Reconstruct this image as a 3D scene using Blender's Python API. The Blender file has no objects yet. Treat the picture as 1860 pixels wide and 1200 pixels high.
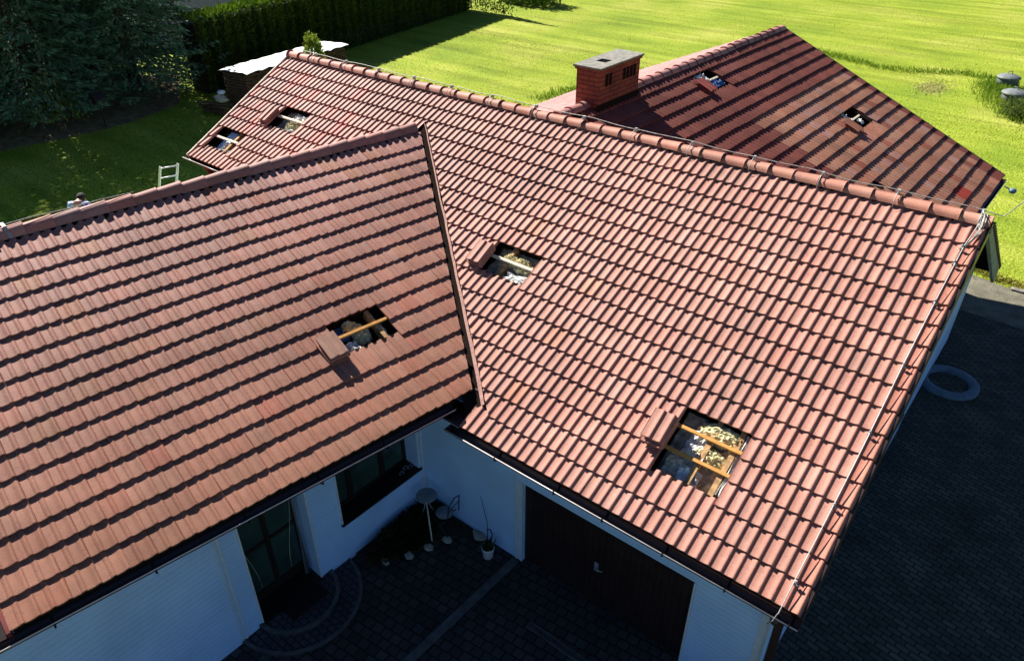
import bpy, bmesh, math, random
import numpy as np
from mathutils import Vector, Matrix
random.seed(7); rng = np.random.default_rng(7)
R = math.radians
scene = bpy.context.scene
C = scene.collection
Z0 = 2.65                      # height of the main eave above the ground

# ------------------------------------------------------------------ camera
YAW, PIT = 0.67793, 0.582
cd = bpy.data.cameras.new('camera'); cam = bpy.data.objects.new('camera', cd); C.objects.link(cam)
CAM = Vector((0.7218, -5.858, 6.9995 + Z0))
fwd = Vector((-math.sin(YAW)*math.cos(PIT), math.cos(YAW)*math.cos(PIT), -math.sin(PIT)))
cam.location = CAM; cam.rotation_euler = fwd.to_track_quat('-Z', 'Y').to_euler()
cd.sensor_fit = 'HORIZONTAL'; cd.sensor_width = 36; cd.lens = 36*1349.57/1860
cd.clip_start = .1; cd.clip_end = 1000
scene.camera = cam
# ------------------------------------------------------------------ sky and sun
EL = 38.0; SAZ = Vector((-.975, .225, 0)).normalized()
SUN = Vector((SAZ.x*math.cos(R(EL)), SAZ.y*math.cos(R(EL)), math.sin(R(EL))))
world = bpy.data.worlds.new('World'); scene.world = world; world.use_nodes = True
nt = world.node_tree; bg = nt.nodes['Background']
sky = nt.nodes.new('ShaderNodeTexSky'); sky.sky_type = 'NISHITA'; sky.sun_disc = False
sky.sun_elevation = R(EL); sky.sun_rotation = math.atan2(SAZ.x, SAZ.y) % (2*math.pi)
sky.air_density = .55; sky.dust_density = 0; sky.ozone_density = 6.0
nt.links.new(sky.outputs[0], bg.inputs[0]); bg.inputs[1].default_value = .05
sd = bpy.data.lights.new('sun', 'SUN'); sd.energy = 5.0; sd.angle = R(.5); sd.color = (1, .945, .86)
so = bpy.data.objects.new('sun', sd); C.objects.link(so); so.rotation_euler = SUN.to_track_quat('Z', 'Y').to_euler()
so.location = (-20, 5, 30)
vs = scene.view_settings; vs.view_transform = 'Standard'; vs.look = 'None'; vs.gamma = 1; vs.use_curve_mapping = False
vs.exposure = 1.25

# ------------------------------------------------------------------ materials
def mat(name, col, rough=.7, noise=0, nscale=8, bump=0, bscale=40, col2=None, spec=.3, metal=0, attr=None, speck=0, stretch=None, trans=0):
    m = bpy.data.materials.new(name); m.use_nodes = True; t = m.node_tree; N = t.nodes; L = t.links
    b = N['Principled BSDF']; b.inputs['Roughness'].default_value = rough; b.inputs['Metallic'].default_value = metal
    b.inputs['Specular IOR Level'].default_value = spec
    b.inputs['Base Color'].default_value = (*col, 1)
    tc = N.new('ShaderNodeTexCoord'); co = tc.outputs['Object']
    if stretch:
        mp = N.new('ShaderNodeMapping'); mp.inputs['Scale'].default_value = stretch; L.new(co, mp.inputs[0]); co = mp.outputs[0]
    base = None
    if attr:
        a = N.new('ShaderNodeAttribute'); a.attribute_name = attr; base = a.outputs['Color']
    if noise or col2:
        n = N.new('ShaderNodeTexNoise'); n.inputs['Scale'].default_value = nscale; n.inputs['Detail'].default_value = 5
        L.new(co, n.inputs['Vector'])
        r = N.new('ShaderNodeMapRange'); r.inputs[1].default_value = .3; r.inputs[2].default_value = .7
        L.new(n.outputs[0], r.inputs[0])
        mx = N.new('ShaderNodeMix'); mx.data_type = 'RGBA'; L.new(r.outputs[0], mx.inputs[0])
        if base is None:
            mx.inputs[6].default_value = (*[c*(1-noise) for c in col], 1)
            mx.inputs[7].default_value = (*(col2 or [min(1, c*(1+noise)) for c in col]), 1)
        else:
            mm = N.new('ShaderNodeMix'); mm.data_type = 'RGBA'; mm.blend_type = 'MULTIPLY'; mm.inputs[0].default_value = 1
            mx.inputs[6].default_value = (1-noise,)*3+(1,); mx.inputs[7].default_value = (1+noise,)*3+(1,)
            L.new(base, mm.inputs[6]); L.new(mx.outputs[2], mm.inputs[7]); mx = mm
        base = mx.outputs[2]
    if speck:
        n2 = N.new('ShaderNodeTexNoise'); n2.inputs['Scale'].default_value = 130; n2.inputs['Detail'].default_value = 2
        L.new(tc.outputs['Object'], n2.inputs['Vector'])
        r2 = N.new('ShaderNodeMapRange'); r2.inputs[1].default_value = .35; r2.inputs[2].default_value = .65
        r2.inputs[3].default_value = 1-speck; r2.inputs[4].default_value = 1+speck; L.new(n2.outputs[0], r2.inputs[0])
        m2 = N.new('ShaderNodeMix'); m2.data_type = 'RGBA'; m2.blend_type = 'MULTIPLY'; m2.inputs[0].default_value = 1
        cb = N.new('ShaderNodeCombineColor')
        for i in range(3): L.new(r2.outputs[0], cb.inputs[i])
        if base is None: m2.inputs[6].default_value = (*col, 1)
        else: L.new(base, m2.inputs[6])
        L.new(cb.outputs[0], m2.inputs[7]); base = m2.outputs[2]
    if name == 'concrete_tile':
        for sc, lo, hi, a, c_ in ((.55, .35, .65, .86, 1.12), (38, .58, .70, 1.0, .72), (2.2, .3, .7, .93, 1.06)):
            n3 = N.new('ShaderNodeTexNoise'); n3.inputs['Scale'].default_value = sc; n3.inputs['Detail'].default_value = 6; L.new(tc.outputs['Object'], n3.inputs['Vector'])
            r3 = N.new('ShaderNodeMapRange'); r3.inputs[1].default_value = lo; r3.inputs[2].default_value = hi; r3.inputs[3].default_value = a; r3.inputs[4].default_value = c_; L.new(n3.outputs[0], r3.inputs[0])
            c3 = N.new('ShaderNodeCombineColor'); [L.new(r3.outputs[0], c3.inputs[i]) for i in range(3)]
            m3 = N.new('ShaderNodeMix'); m3.data_type = 'RGBA'; m3.blend_type = 'MULTIPLY'; m3.inputs[0].default_value = 1; L.new(base, m3.inputs[6]); L.new(c3.outputs[0], m3.inputs[7]); base = m3.outputs[2]
    if base is not None: L.new(base, b.inputs['Base Color'])
    if bump:
        nb = N.new('ShaderNodeTexNoise'); nb.inputs['Scale'].default_value = bscale; nb.inputs['Detail'].default_value = 4
        L.new(co, nb.inputs['Vector'])
        bp = N.new('ShaderNodeBump'); bp.inputs['Strength'].default_value = bump; bp.inputs['Distance'].default_value = .02
        L.new(nb.outputs[0], bp.inputs['Height']); L.new(bp.outputs[0], b.inputs['Normal'])
    if trans:
        tr = N.new('ShaderNodeBsdfTranslucent'); ms = N.new('ShaderNodeMixShader'); ms.inputs[0].default_value = trans
        if base is not None: L.new(base, tr.inputs[0])
        else: tr.inputs[0].default_value = (*col, 1)
        L.new(b.outputs[0], ms.inputs[1]); L.new(tr.outputs[0], ms.inputs[2]); L.new(ms.outputs[0], N['Material Output'].inputs[0])
    return m
def brickmat(name, c1, c2, mortar, bw, bh, ms=.01, rough=.85, rot=(0, 0, 0), bump=.4, offset=.5, off=(0, 0, 0)):
    m = bpy.data.materials.new(name); m.use_nodes = True; t = m.node_tree; N = t.nodes; L = t.links
    b = N['Principled BSDF']; b.inputs['Roughness'].default_value = rough; b.inputs['Specular IOR Level'].default_value = .25
    tc = N.new('ShaderNodeTexCoord'); mp = N.new('ShaderNodeMapping'); mp.inputs['Rotation'].default_value = rot; mp.inputs['Location'].default_value = off
    L.new(tc.outputs['Object'], mp.inputs[0])
    nz = N.new('ShaderNodeTexNoise'); nz.inputs['Scale'].default_value = 6; L.new(tc.outputs['Object'], nz.inputs['Vector'])
    vm = N.new('ShaderNodeVectorMath'); vm.operation = 'MULTIPLY_ADD'; vm.inputs[1].default_value = (.012,)*3
    L.new(nz.outputs[1], vm.inputs[0]); L.new(mp.outputs[0], vm.inputs[2])
    br = N.new('ShaderNodeTexBrick'); br.inputs['Scale'].default_value = 1; br.inputs['Brick Width'].default_value = bw; br.inputs['Row Height'].default_value = bh
    br.inputs['Mortar Size'].default_value = ms; br.inputs['Mortar Smooth'].default_value = .3; br.offset = offset
    br.inputs['Color1'].default_value = (*c1, 1); br.inputs['Color2'].default_value = (*c2, 1); br.inputs['Mortar'].default_value = (*mortar, 1)
    L.new(vm.outputs[0], br.inputs['Vector'])
    n2 = N.new('ShaderNodeTexNoise'); n2.inputs['Scale'].default_value = 1.3; n2.inputs['Detail'].default_value = 8; L.new(tc.outputs['Object'], n2.inputs['Vector'])
    r = N.new('ShaderNodeMapRange'); r.inputs[1].default_value = .3; r.inputs[2].default_value = .7; r.inputs[3].default_value = .65; r.inputs[4].default_value = 1.3
    L.new(n2.outputs[0], r.inputs[0]); cb = N.new('ShaderNodeCombineColor')
    for i in range(3): L.new(r.outputs[0], cb.inputs[i])
    if name == 'chimney_brick':
        sp = N.new('ShaderNodeSeparateXYZ'); L.new(tc.outputs['Object'], sp.inputs[0]); ad = N.new('ShaderNodeMath'); L.new(sp.outputs[0], ad.inputs[0]); L.new(sp.outputs[1], ad.inputs[1])
        cx = N.new('ShaderNodeCombineXYZ'); L.new(ad.outputs[0], cx.inputs[0]); L.new(sp.outputs[2], cx.inputs[1]); L.new(cx.outputs[0], br.inputs['Vector'])
    mx = N.new('ShaderNodeMix'); mx.data_type = 'RGBA'; mx.blend_type = 'MULTIPLY'; mx.inputs[0].default_value = 1
    L.new(br.outputs[0], mx.inputs[6]); L.new(cb.outputs[0], mx.inputs[7]); L.new(mx.outputs[2], b.inputs['Base Color'])
    iv = N.new('ShaderNodeMath'); iv.operation = 'SUBTRACT'; iv.inputs[0].default_value = 1; L.new(br.outputs['Fac'], iv.inputs[1])
    bp = N.new('ShaderNodeBump'); bp.inputs['Strength'].default_value = bump; bp.inputs['Distance'].default_value = .01
    L.new(iv.outputs[0], bp.inputs['Height']); L.new(bp.outputs[0], b.inputs['Normal'])
    return m
def groundmat():
    m = bpy.data.materials.new('meadow_grass'); m.use_nodes = True; t = m.node_tree; N = t.nodes; L = t.links
    b = N['Principled BSDF']; b.inputs['Roughness'].default_value = .9; b.inputs['Specular IOR Level'].default_value = .1
    tc = N.new('ShaderNodeTexCoord')
    def noise(scale, det, st=(1, 1, 1), rot=0):
        mp = N.new('ShaderNodeMapping'); mp.inputs['Scale'].default_value = st; mp.inputs['Rotation'].default_value = (0, 0, rot)
        L.new(tc.outputs['Object'], mp.inputs[0]); n = N.new('ShaderNodeTexNoise'); n.inputs['Scale'].default_value = scale; n.inputs['Detail'].default_value = det
        L.new(mp.outputs[0], n.inputs['Vector']); return n.outputs[0]
    def ramp(f, stops):
        r = N.new('ShaderNodeValToRGB'); L.new(f, r.inputs[0]); e = r.color_ramp.elements
        e[0].position, e[0].color = stops[0][0], (*stops[0][1], 1); e[1].position, e[1].color = stops[-1][0], (*stops[-1][1], 1)
        for p, c in stops[1:-1]: x = e.new(p); x.color = (*c, 1)
        return r.outputs[0]
    a = ramp(noise(.22, 8), [(.3, (.16, .24, .018)), (.5, (.235, .30, .026)), (.7, (.31, .34, .055))])
    st = ramp(noise(1.0, 5, (.12, 1.1, 1), R(-62)), [(.3, (.72,)*3), (.5, (1,)*3), (.72, (1.35, 1.25, 1.6))])
    fi = ramp(noise(14, 6), [(.3, (.62,)*3), (.7, (1.4,)*3)])
    cur = a
    for k in (st, fi):
        mx = N.new('ShaderNodeMix'); mx.data_type = 'RGBA'; mx.blend_type = 'MULTIPLY'; mx.inputs[0].default_value = 1
        L.new(cur, mx.inputs[6]); L.new(k, mx.inputs[7]); cur = mx.outputs[2]
    L.new(cur, b.inputs['Base Color'])
    bp = N.new('ShaderNodeBump'); bp.inputs['Strength'].default_value = .7; bp.inputs['Distance'].default_value = .06
    L.new(noise(11, 6), bp.inputs['Height']); L.new(bp.outputs[0], b.inputs['Normal'])
    return m
def sidingmat(col):
    m = mat('white_siding', col, .55, noise=.10, nscale=1.3); t = m.node_tree; N = t.nodes; L = t.links
    tc = N.new('ShaderNodeTexCoord'); sp = N.new('ShaderNodeSeparateXYZ'); L.new(tc.outputs['Object'], sp.inputs[0])
    dv = N.new('ShaderNodeMath'); dv.operation = 'DIVIDE'; dv.inputs[1].default_value = .09; L.new(sp.outputs[2], dv.inputs[0])
    fr = N.new('ShaderNodeMath'); fr.operation = 'FRACT'; L.new(dv.outputs[0], fr.inputs[0])
    cr = N.new('ShaderNodeValToRGB'); e = cr.color_ramp.elements; e[0].position = 0; e[0].color = (1, 1, 1, 1); e[1].position = .85; e[1].color = (.55,)*3+(1,)
    x = e.new(.93); x.color = (0, 0, 0, 1); x = e.new(1.0); x.color = (1, 1, 1, 1)
    L.new(fr.outputs[0], cr.inputs[0])
    bp = N.new('ShaderNodeBump'); bp.inputs['Strength'].default_value = .6; bp.inputs['Distance'].default_value = .010
    L.new(cr.outputs[0], bp.inputs['Height']); L.new(bp.outputs[0], N['Principled BSDF'].inputs['Normal'])
    return m
M = dict(
 tile=mat('concrete_tile', (.4, .2, .15), .6, attr='tint', noise=.10, nscale=5, speck=.13, bump=.25, bscale=90, spec=.16),
 tile_end=mat('raw_tile', (.36, .15, .11), .8, noise=.2, nscale=30, bump=.2),
 deck=mat('roof_deck', (.018, .013, .011), 1, spec=0),
 brown=mat('brown_metal', (.035, .018, .015), .4, noise=.2, nscale=5, spec=.5),
 darkbrown=mat('dark_brown_wood', (.018, .010, .008), .5, noise=.3, nscale=12),
 rim=mat('gutter_rim', (.55, .5, .48), .3, spec=.6, noise=.15, nscale=6),
 siding=sidingmat((.44, .65, .88)), trim=mat('pale_trim', (.55, .62, .64), .5, noise=.08, nscale=9),
 gate=mat('brown_gate', (.022, .012, .011), .5, noise=.3, nscale=3, bump=.1),
 glass=mat('window_glass', (.03, .06, .045), .08, spec=.6, noise=.3, nscale=2),
 batten=mat('batten_wood', (.55, .27, .07), .8, noise=.35, nscale=9, stretch=(1, 8, 8), bump=.2),
 palebatten=mat('pale_batten', (.75, .66, .5), .8, noise=.15, nscale=14),
 rafter=mat('rafter_wood', (.40, .24, .11), .85, noise=.4, nscale=12, bump=.3),
 wool=mat('mineral_wool', (.60, .53, .28), .95, noise=.3, nscale=22, bump=1, bscale=30, col2=(.78, .72, .42)),
 foil=mat('white_underlay', (.62, .62, .58), .45, noise=.35, nscale=9, bump=.6, bscale=14, spec=.5),
 dirtyfoil=mat('dusty_underlay', (.42, .37, .28), .8, noise=.4, nscale=14, bump=.6, bscale=20),
 bluefoil=mat('blue_underlay', (.05, .12, .30), .35, noise=.4, nscale=7, bump=.6, bscale=10, spec=.5),
 concrete=mat('concrete', (.22, .21, .18), .9, noise=.3, nscale=9, bump=.4, speck=.15),
 zinc=mat('zinc_wire', (.36, .36, .36), .5, metal=.3, noise=.2, nscale=60, spec=.5),
 cable=mat('twisted_wire', (.38, .38, .35), .6, noise=.5, nscale=30, metal=.3),
 mortar=mat('pink_mortar', (.38, .21, .17), .85, noise=.2, nscale=14, bump=.5),
 brick=brickmat('chimney_brick', (.26, .058, .034), (.19, .042, .026), (.08, .028, .02), .26, .085, .010, rot=(R(90), 0, R(90)), bump=.8),
 cobble=brickmat('cobble_paving', (.040, .037, .034), (.068, .062, .055), (.012, .011, .010), .17, .155, .012, rot=(0, 0, R(-6)), bump=1),
 yard=brickmat('yard_paving', (.055, .053, .042), (.10, .095, .072), (.018, .02, .012), .2, .1, .012, rot=(0, 0, R(8)), bump=.8),
 kerb=mat('kerb_stone', (.10, .10, .095), .9, noise=.3, nscale=8, bump=.4),
 terrace=brickmat('terrace_paving', (.05, .052, .058), (.07, .07, .075), (.015, .015, .015), .12, .1, .01, bump=.8),
 matt=mat('rubber_mat', (.006, .006, .006), .95, bump=.6, bscale=60),
 soil=mat('garden_soil', (.035, .03, .018), .95, noise=.5, nscale=10, bump=1, bscale=18),
 leaf=mat('leaf', (.05, .1, .02), .7, attr='tint', trans=.25, spec=.15),
 needle=mat('needles', (.05, .1, .02), .75, attr='tint', trans=.08, spec=.12),
 blade=mat('grass_blade', (.2, .3, .02), .7, attr='tint', trans=.3, spec=.12),
 bark=mat('bark', (.07, .045, .03), .95, noise=.4, nscale=10, bump=1, bscale=20),
 stone=mat('field_stone', (.34, .32, .24), .9, noise=.35, nscale=7, bump=.7, bscale=10),
 meadow=groundmat(),
 shade_asphalt=mat('shade_asphalt', (.022, .028, .03), 1, spec=0, noise=.2, nscale=3, bump=.3),
 white=mat('white_plastic', (.75, .75, .74), .4, noise=.05, nscale=5), sheet=mat('white_sheet', (.80, .80, .78), .55, noise=.06, nscale=2, bump=.5, bscale=3),
 log=mat('cut_log', (.10, .055, .03), .9, noise=.5, nscale=12, bump=.5), alu=mat('aluminium', (.66, .66, .62), .35, metal=.5, noise=.1, nscale=20),
 steel=mat('painted_steel', (.22, .24, .25), .4, noise=.2, nscale=20, spec=.5), blacksteel=mat('black_steel', (.02, .02, .02), .4),
 skin=mat('skin', (.45, .25, .17), .55), hair=mat('hair', (.018, .011, .008), .7, bump=.6, bscale=60),
 jeans=mat('denim', (.03, .05, .11), .85, noise=.25, nscale=30),
 tankgrey=mat('grey_lid', (.17, .19, .185), .6, noise=.25, nscale=6), tankdark=mat('grey_green_tank', (.10, .12, .11), .7, noise=.35, nscale=5, bump=.3),
 rust=mat('rusty_red', (.18, .035, .03), .7, noise=.3, nscale=8), bluegrey=mat('blue_grey_metal', (.10, .17, .27), .4), sack=mat('sack', (.55, .48, .33), .9, noise=.2, nscale=8, bump=.6),
 greygreen=mat('grey_green_board', (.30, .32, .22), .9, noise=.3, nscale=5),
 lit_yard=mat('sunlit_grit', (.15, .14, .10), .95, noise=.35, nscale=2.5, speck=.45, bump=.8, bscale=25),
 litter=mat('needle_litter', (.20, .13, .07), .95, noise=.5, nscale=3, bump=1, bscale=20),
 ring=mat('blue_grey_ring', (.12, .165, .20), .8, noise=.25, nscale=6, bump=.5, bscale=12),
)
def plaid():
    m = bpy.data.materials.new('plaid_cloth'); m.use_nodes = True; N = m.node_tree.nodes; L = m.node_tree.links
    tc = N.new('ShaderNodeTexCoord'); ck = N.new('ShaderNodeTexChecker'); ck.inputs['Scale'].default_value = 14
    ck.inputs[1].default_value = (.55, .64, .78, 1); ck.inputs[2].default_value = (.07, .14, .33, 1)
    L.new(tc.outputs['Object'], ck.inputs[0]); L.new(ck.outputs[0], N['Principled BSDF'].inputs['Base Color']); N['Principled BSDF'].inputs['Roughness'].default_value = .85
    return m
M['plaid'] = plaid()

# ------------------------------------------------------------------ object helpers
def rootof(o):
    while o.parent: o = o.parent
    return o
def tag(o, label=None, cat=None, group=None, kind=None):
    if label: o['label'] = label
    if cat: o['category'] = cat
    if group: o['group'] = group
    if kind: o['kind'] = kind
    return o
def thing(name, loc, label, cat, group=None):
    o = bpy.data.objects.new(name, None); o.empty_display_size = .2; C.objects.link(o); o.location = loc
    return tag(o, label, cat, group)
def link(me, name, parent=None):
    o = bpy.data.objects.new(name, me); C.objects.link(o)
    if parent: o.parent = parent
    return o
class MB:
    """collects polygons in world space"""
    def __init__(s): s.v = []; s.f = []; s.mi = []; s.sm = []
    def add(s, vs, fs, mi=0, sm=False):
        n = len(s.v); s.v += [tuple(v) for v in vs]
        for f in fs: s.f.append(tuple(i+n for i in f)); s.mi.append(mi); s.sm.append(sm)
    def box(s, a, b, mi=0, fr=None):
        x0, y0, z0 = a; x1, y1, z1 = b
        vs = [(x0, y0, z0), (x1, y0, z0), (x1, y1, z0), (x0, y1, z0), (x0, y0, z1), (x1, y0, z1), (x1, y1, z1), (x0, y1, z1)]
        if fr: vs = [fr(*v) for v in vs]
        s.add(vs, [(0, 3, 2, 1), (4, 5, 6, 7), (0, 1, 5, 4), (1, 2, 6, 5), (2, 3, 7, 6), (3, 0, 4, 7)], mi)
    def bar(s, p, q, w, h=None, up=(0, 0, 1), mi=0):
        p, q = Vector(p), Vector(q); h = h or w; d = (q-p).normalized(); u = Vector(up)
        if abs(d.dot(u)) > .98: u = Vector((1, 0, 0))
        r = d.cross(u).normalized(); u = r.cross(d).normalized(); r *= w/2; u *= h/2
        vs = [p-r-u, p+r-u, p+r+u, p-r+u, q-r-u, q+r-u, q+r+u, q-r+u]
        s.add(vs, [(0, 1, 2, 3), (7, 6, 5, 4), (0, 4, 5, 1), (1, 5, 6, 2), (2, 6, 7, 3), (3, 7, 4, 0)], mi)
    def tube(s, pts, r, n=6, mi=0, closed=False):
        pts = [Vector(p) for p in pts]; rs = r if isinstance(r, (list, tuple)) else [r]*len(pts); rings = []
        ref = Vector((0, 0, 1))
        for i, p in enumerate(pts):
            d = (pts[min(i+1, len(pts)-1)]-pts[max(i-1, 0)]).normalized()
            a = d.cross(ref)
            if a.length < .05: a = d.cross(Vector((1, 0, 0)))
            a.normalize(); b = d.cross(a)
            rings.append([p+(a*math.cos(2*math.pi*k/n)+b*math.sin(2*math.pi*k/n))*rs[i] for k in range(n)])
        vs = [v for ring in rings for v in ring]; fs = []
        for i in range(len(pts)-1):
            for k in range(n): fs.append((i*n+k, i*n+(k+1) % n, (i+1)*n+(k+1) % n, (i+1)*n+k))
        fs.append(tuple(range(n))); fs.append(tuple((len(pts)-1)*n+k for k in reversed(range(n))))
        s.add(vs, fs, mi, n > 4)
    def lathe(s, prof, c, n=20, mi=0, sx=1, sy=1, cap=True):
        vs = []; fs = []
        for r, z in prof:
            for k in range(n): vs.append((c[0]+r*sx*math.cos(2*math.pi*k/n), c[1]+r*sy*math.sin(2*math.pi*k/n), c[2]+z))
        for i in range(len(prof)-1):
            for k in range(n): fs.append((i*n+k, i*n+(k+1) % n, (i+1)*n+(k+1) % n, (i+1)*n+k))
        if cap and prof[-1][0] > 1e-4: fs.append(tuple((len(prof)-1)*n+k for k in range(n)))
        if cap and prof[0][0] > 1e-4: fs.append(tuple(k for k in reversed(range(n))))
        s.add(vs, fs, mi, True)
    def blob(s, c, r, mi=0, n=10, jit=.2, sd=0):
        rr = random.Random(sd); vs = []; fs = []; m = n//2+1
        for i in range(m+1):
            th = math.pi*i/m
            for k in range(n):
                f = 1+rr.uniform(-jit, jit) if 0 < i < m else 1
                vs.append((c[0]+r[0]*f*math.sin(th)*math.cos(2*math.pi*k/n), c[1]+r[1]*f*math.sin(th)*math.sin(2*math.pi*k/n), c[2]+r[2]*f*math.cos(th)))
        for i in range(m):
            for k in range(n): fs.append((i*n+k, (i+1)*n+k, (i+1)*n+(k+1) % n, i*n+(k+1) % n))
        s.add(vs, fs, mi)
    def prism(s, poly, off, mi=0):
        n = len(poly); off = Vector(off); a = [Vector(p) for p in poly]; b = [p+off for p in a]
        fs = [tuple(range(n)), tuple(n+k for k in reversed(range(n)))]+[(k, n+k, n+(k+1) % n, (k+1) % n) for k in range(n)]
        s.add(a+b, fs, mi)
    def build(s, name, mats, parent=None, smooth=False):
        L = rootof(parent).location if parent else Vector((0, 0, 0))
        me = bpy.data.meshes.new(name)
        me.from_pydata([(v[0]-L[0], v[1]-L[1], v[2]-L[2]) for v in s.v], [], s.f)
        for m in (mats if isinstance(mats, (list, tuple)) else [mats]): me.materials.append(m)
        me.polygons.foreach_set('material_index', s.mi); me.polygons.foreach_set('use_smooth', [smooth or x for x in s.sm])
        bm = bmesh.new(); bm.from_mesh(me); bmesh.ops.recalc_face_normals(bm, faces=bm.faces); bm.to_mesh(me); bm.free()
        return link(me, name, parent)
def fastmesh(name, V, F, m, parent=None, col=None, smooth=None, mi=None):
    """V (n,3) world, F (k,4) quads, col (n,3)"""
    L = rootof(parent).location if parent else Vector((0, 0, 0))
    V = np.asarray(V, np.float32)-np.array(L, np.float32); F = np.asarray(F, np.int32); k = F.shape[1]
    me = bpy.data.meshes.new(name); me.vertices.add(len(V)); me.vertices.foreach_set('co', V.ravel())
    me.loops.add(F.size); me.loops.foreach_set('vertex_index', F.ravel())
    me.polygons.add(len(F)); me.polygons.foreach_set('loop_start', np.arange(0, F.size, k, dtype=np.int32))
    if smooth is not None: me.polygons.foreach_set('use_smooth', smooth)
    me.materials.append(m); me.update(calc_edges=True)
    if col is not None:
        a = me.color_attributes.new('tint', 'FLOAT_COLOR', 'POINT')
        a.data.foreach_set('color', np.concatenate([col, np.ones((len(col), 1))], 1).astype(np.float32).ravel())
    return link(me, name, parent)

# ------------------------------------------------------------------ roof frames (all fitted in metres)
G = .3404; ROLL = .15
class Slope:
    def __init__(s, O, A, U):
        s.O = np.array(O, float)+np.array([0, 0, Z0]); s.A = np.array(A, float); s.U = np.array(U, float)
        s.A /= np.linalg.norm(s.A); s.U /= np.linalg.norm(s.U); s.N = np.cross(s.A, s.U)
    def P(s, a, u, n=0): return tuple(s.O+s.A*a+s.U*u+s.N*n)
ca, sa = math.cos(.4787), math.sin(.4787); ta = sa/ca
SM = Slope((0, 0, 0), (1, 0, 0), (0, ca, sa))
PSI = -.172; B = .35945
dx = np.array([math.cos(PSI), math.sin(PSI), 0]); dy = np.array([-math.sin(PSI), math.cos(PSI), 0])
QW = np.array([-5.6186, -2.1966, .2616])
SW = Slope(QW, dy, -math.cos(B)*dx+np.array([0, 0, math.sin(B)]))
PR = -.0176; CR = .40379
rx = np.array([math.cos(PR), math.sin(PR), 0]); ry = np.array([-math.sin(PR), math.cos(PR), 0])
OR = np.array([-.76034, 15.4056, .06273])
SR = Slope(OR, ry, -math.cos(CR)*rx+np.array([0, 0, math.sin(CR)]))
RIDGE_M = 5.905; RIDGE_W = 16.62*G; RIDGE_R = 6.80

PROF = [(0, .004), (.008, 0), (.030, 0), (.055, .001), (.078, .006), (.098, .016), (.116, .0255), (.130, .0265), (.141, .016), (.149, .004)]
def profile(seam=False):
    out = []
    for k in range(2): out += [(k*ROLL+x, h*.92) for x, h in PROF]
    if seam: out[4:5] = [(.081, .0068), (.0840, .0035), (.0870, .0090)]
    return out
PR2 = np.array(profile())
def tile_local(lift=.046, thick=.036, side=.03, seam=False):
    PR2 = np.array(profile(seam))
    """(verts (a,u,n)), quads, smooth flags of one tile whose exposed bottom edge is at u=0"""
    n = len(PR2); L = .425
    def row(u, dn): return np.stack([PR2[:, 0], np.full(n, u), PR2[:, 1]+lift*(1-u/.34)+dn], 1)
    V = np.concatenate([row(0, -.002), row(.012, 0), row(L, 0), row(0, -.002), row(0, -thick)])
    F = []; S = []
    for r in (0, 1):
        for i in range(n-1): F.append((r*n+i, r*n+i+1, (r+1)*n+i+1, (r+1)*n+i)); S.append(True)
    for i in range(n-1): F.append((4*n+i, 4*n+i+1, 3*n+i+1, 3*n+i)); S.append(False)
    # right edge
    a = len(V); e = n-1
    V = np.concatenate([V, [V[0*n+e], V[2*n+e], V[2*n+e]-[0, 0, side], V[0*n+e]-[0, 0, side], V[0], V[2*n], V[2*n]-[0, 0, side], V[0]-[0, 0, side]]])
    F.append((a, a+3, a+2, a+1)); F.append((a+4, a+5, a+6, a+7)); S += [False, False]
    return V, np.array(F), np.array(S)
def tile_field(name, S, cells, colf, parent, clip=(), lift=.034, seam=False, rough=.6):
    TV, TF, TS = tile_local(lift, lift-.006, seam=seam)
    """cells = list of (roll index of left edge, course)"""
    Vs = []; Cs = []; cells = list(cells)
    for (c, j) in cells:
        v = TV.copy(); rot = rng.normal(0, .006)*rough
        a = v[:, 0]-.15; u = v[:, 1]-.2
        v[:, 0] = a-u*rot+.15+c*ROLL+rng.normal(0, .0015); v[:, 1] = u+a*rot+.2+j*G+rng.normal(0, .004)*rough+.005*math.sin(c*.11+j*.9)
        v[:, 2] += rng.normal(0, .0012)+a*rng.normal(0, .015)*rough
        Vs.append(v); col = np.array(colf(c, j)); Cs.append(np.repeat(col[None], len(v), 0))
    V = np.concatenate(Vs); nT = len(cells)
    F = (TF[None]+(np.arange(nT)*len(TV))[:, None, None]).reshape(-1, 4)
    Wd = S.O+V[:, :1]*S.A+V[:, 1:2]*S.U+V[:, 2:]*S.N
    o = fastmesh(name, Wd, F, M['tile'], parent, np.concatenate(Cs), np.tile(TS, nT))
    if clip:
        me = o.data; bm = bmesh.new(); bm.from_mesh(me); L = rootof(o).location
        for (pt, no) in clip:
            bmesh.ops.bisect_plane(bm, geom=bm.verts[:]+bm.edges[:]+bm.faces[:], plane_co=Vector(pt)-L, plane_no=Vector(no), clear_inner=True, dist=1e-5)
        bm.to_mesh(me); bm.free()
    return o
def single_tile():
    V, F, S_ = tile_local(lift=0, thick=.014, side=.014); n = len(PR2); a = len(V)
    # underside and back
    V = np.concatenate([V, V[0:n]-[0, 0, .012], V[2*n:3*n]-[0, 0, .012]]); F = F.tolist()
    for i in range(n-1): F.append((a+i, a+n+i, a+n+i+1, a+i+1)); F.append((2*n+i, 2*n+i+1, a+n+i+1, a+n+i))
    return V, np.array(F)
def colvar(base, v=.07, hue=.05):
    k = 1+rng.normal(0, v); h = rng.normal(0, hue)
    return (max(.01, base[0]*k*(1+h*.3)), max(.01, base[1]*k*(1-h)), max(.01, base[2]*k*(1-h*1.3)))
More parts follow.
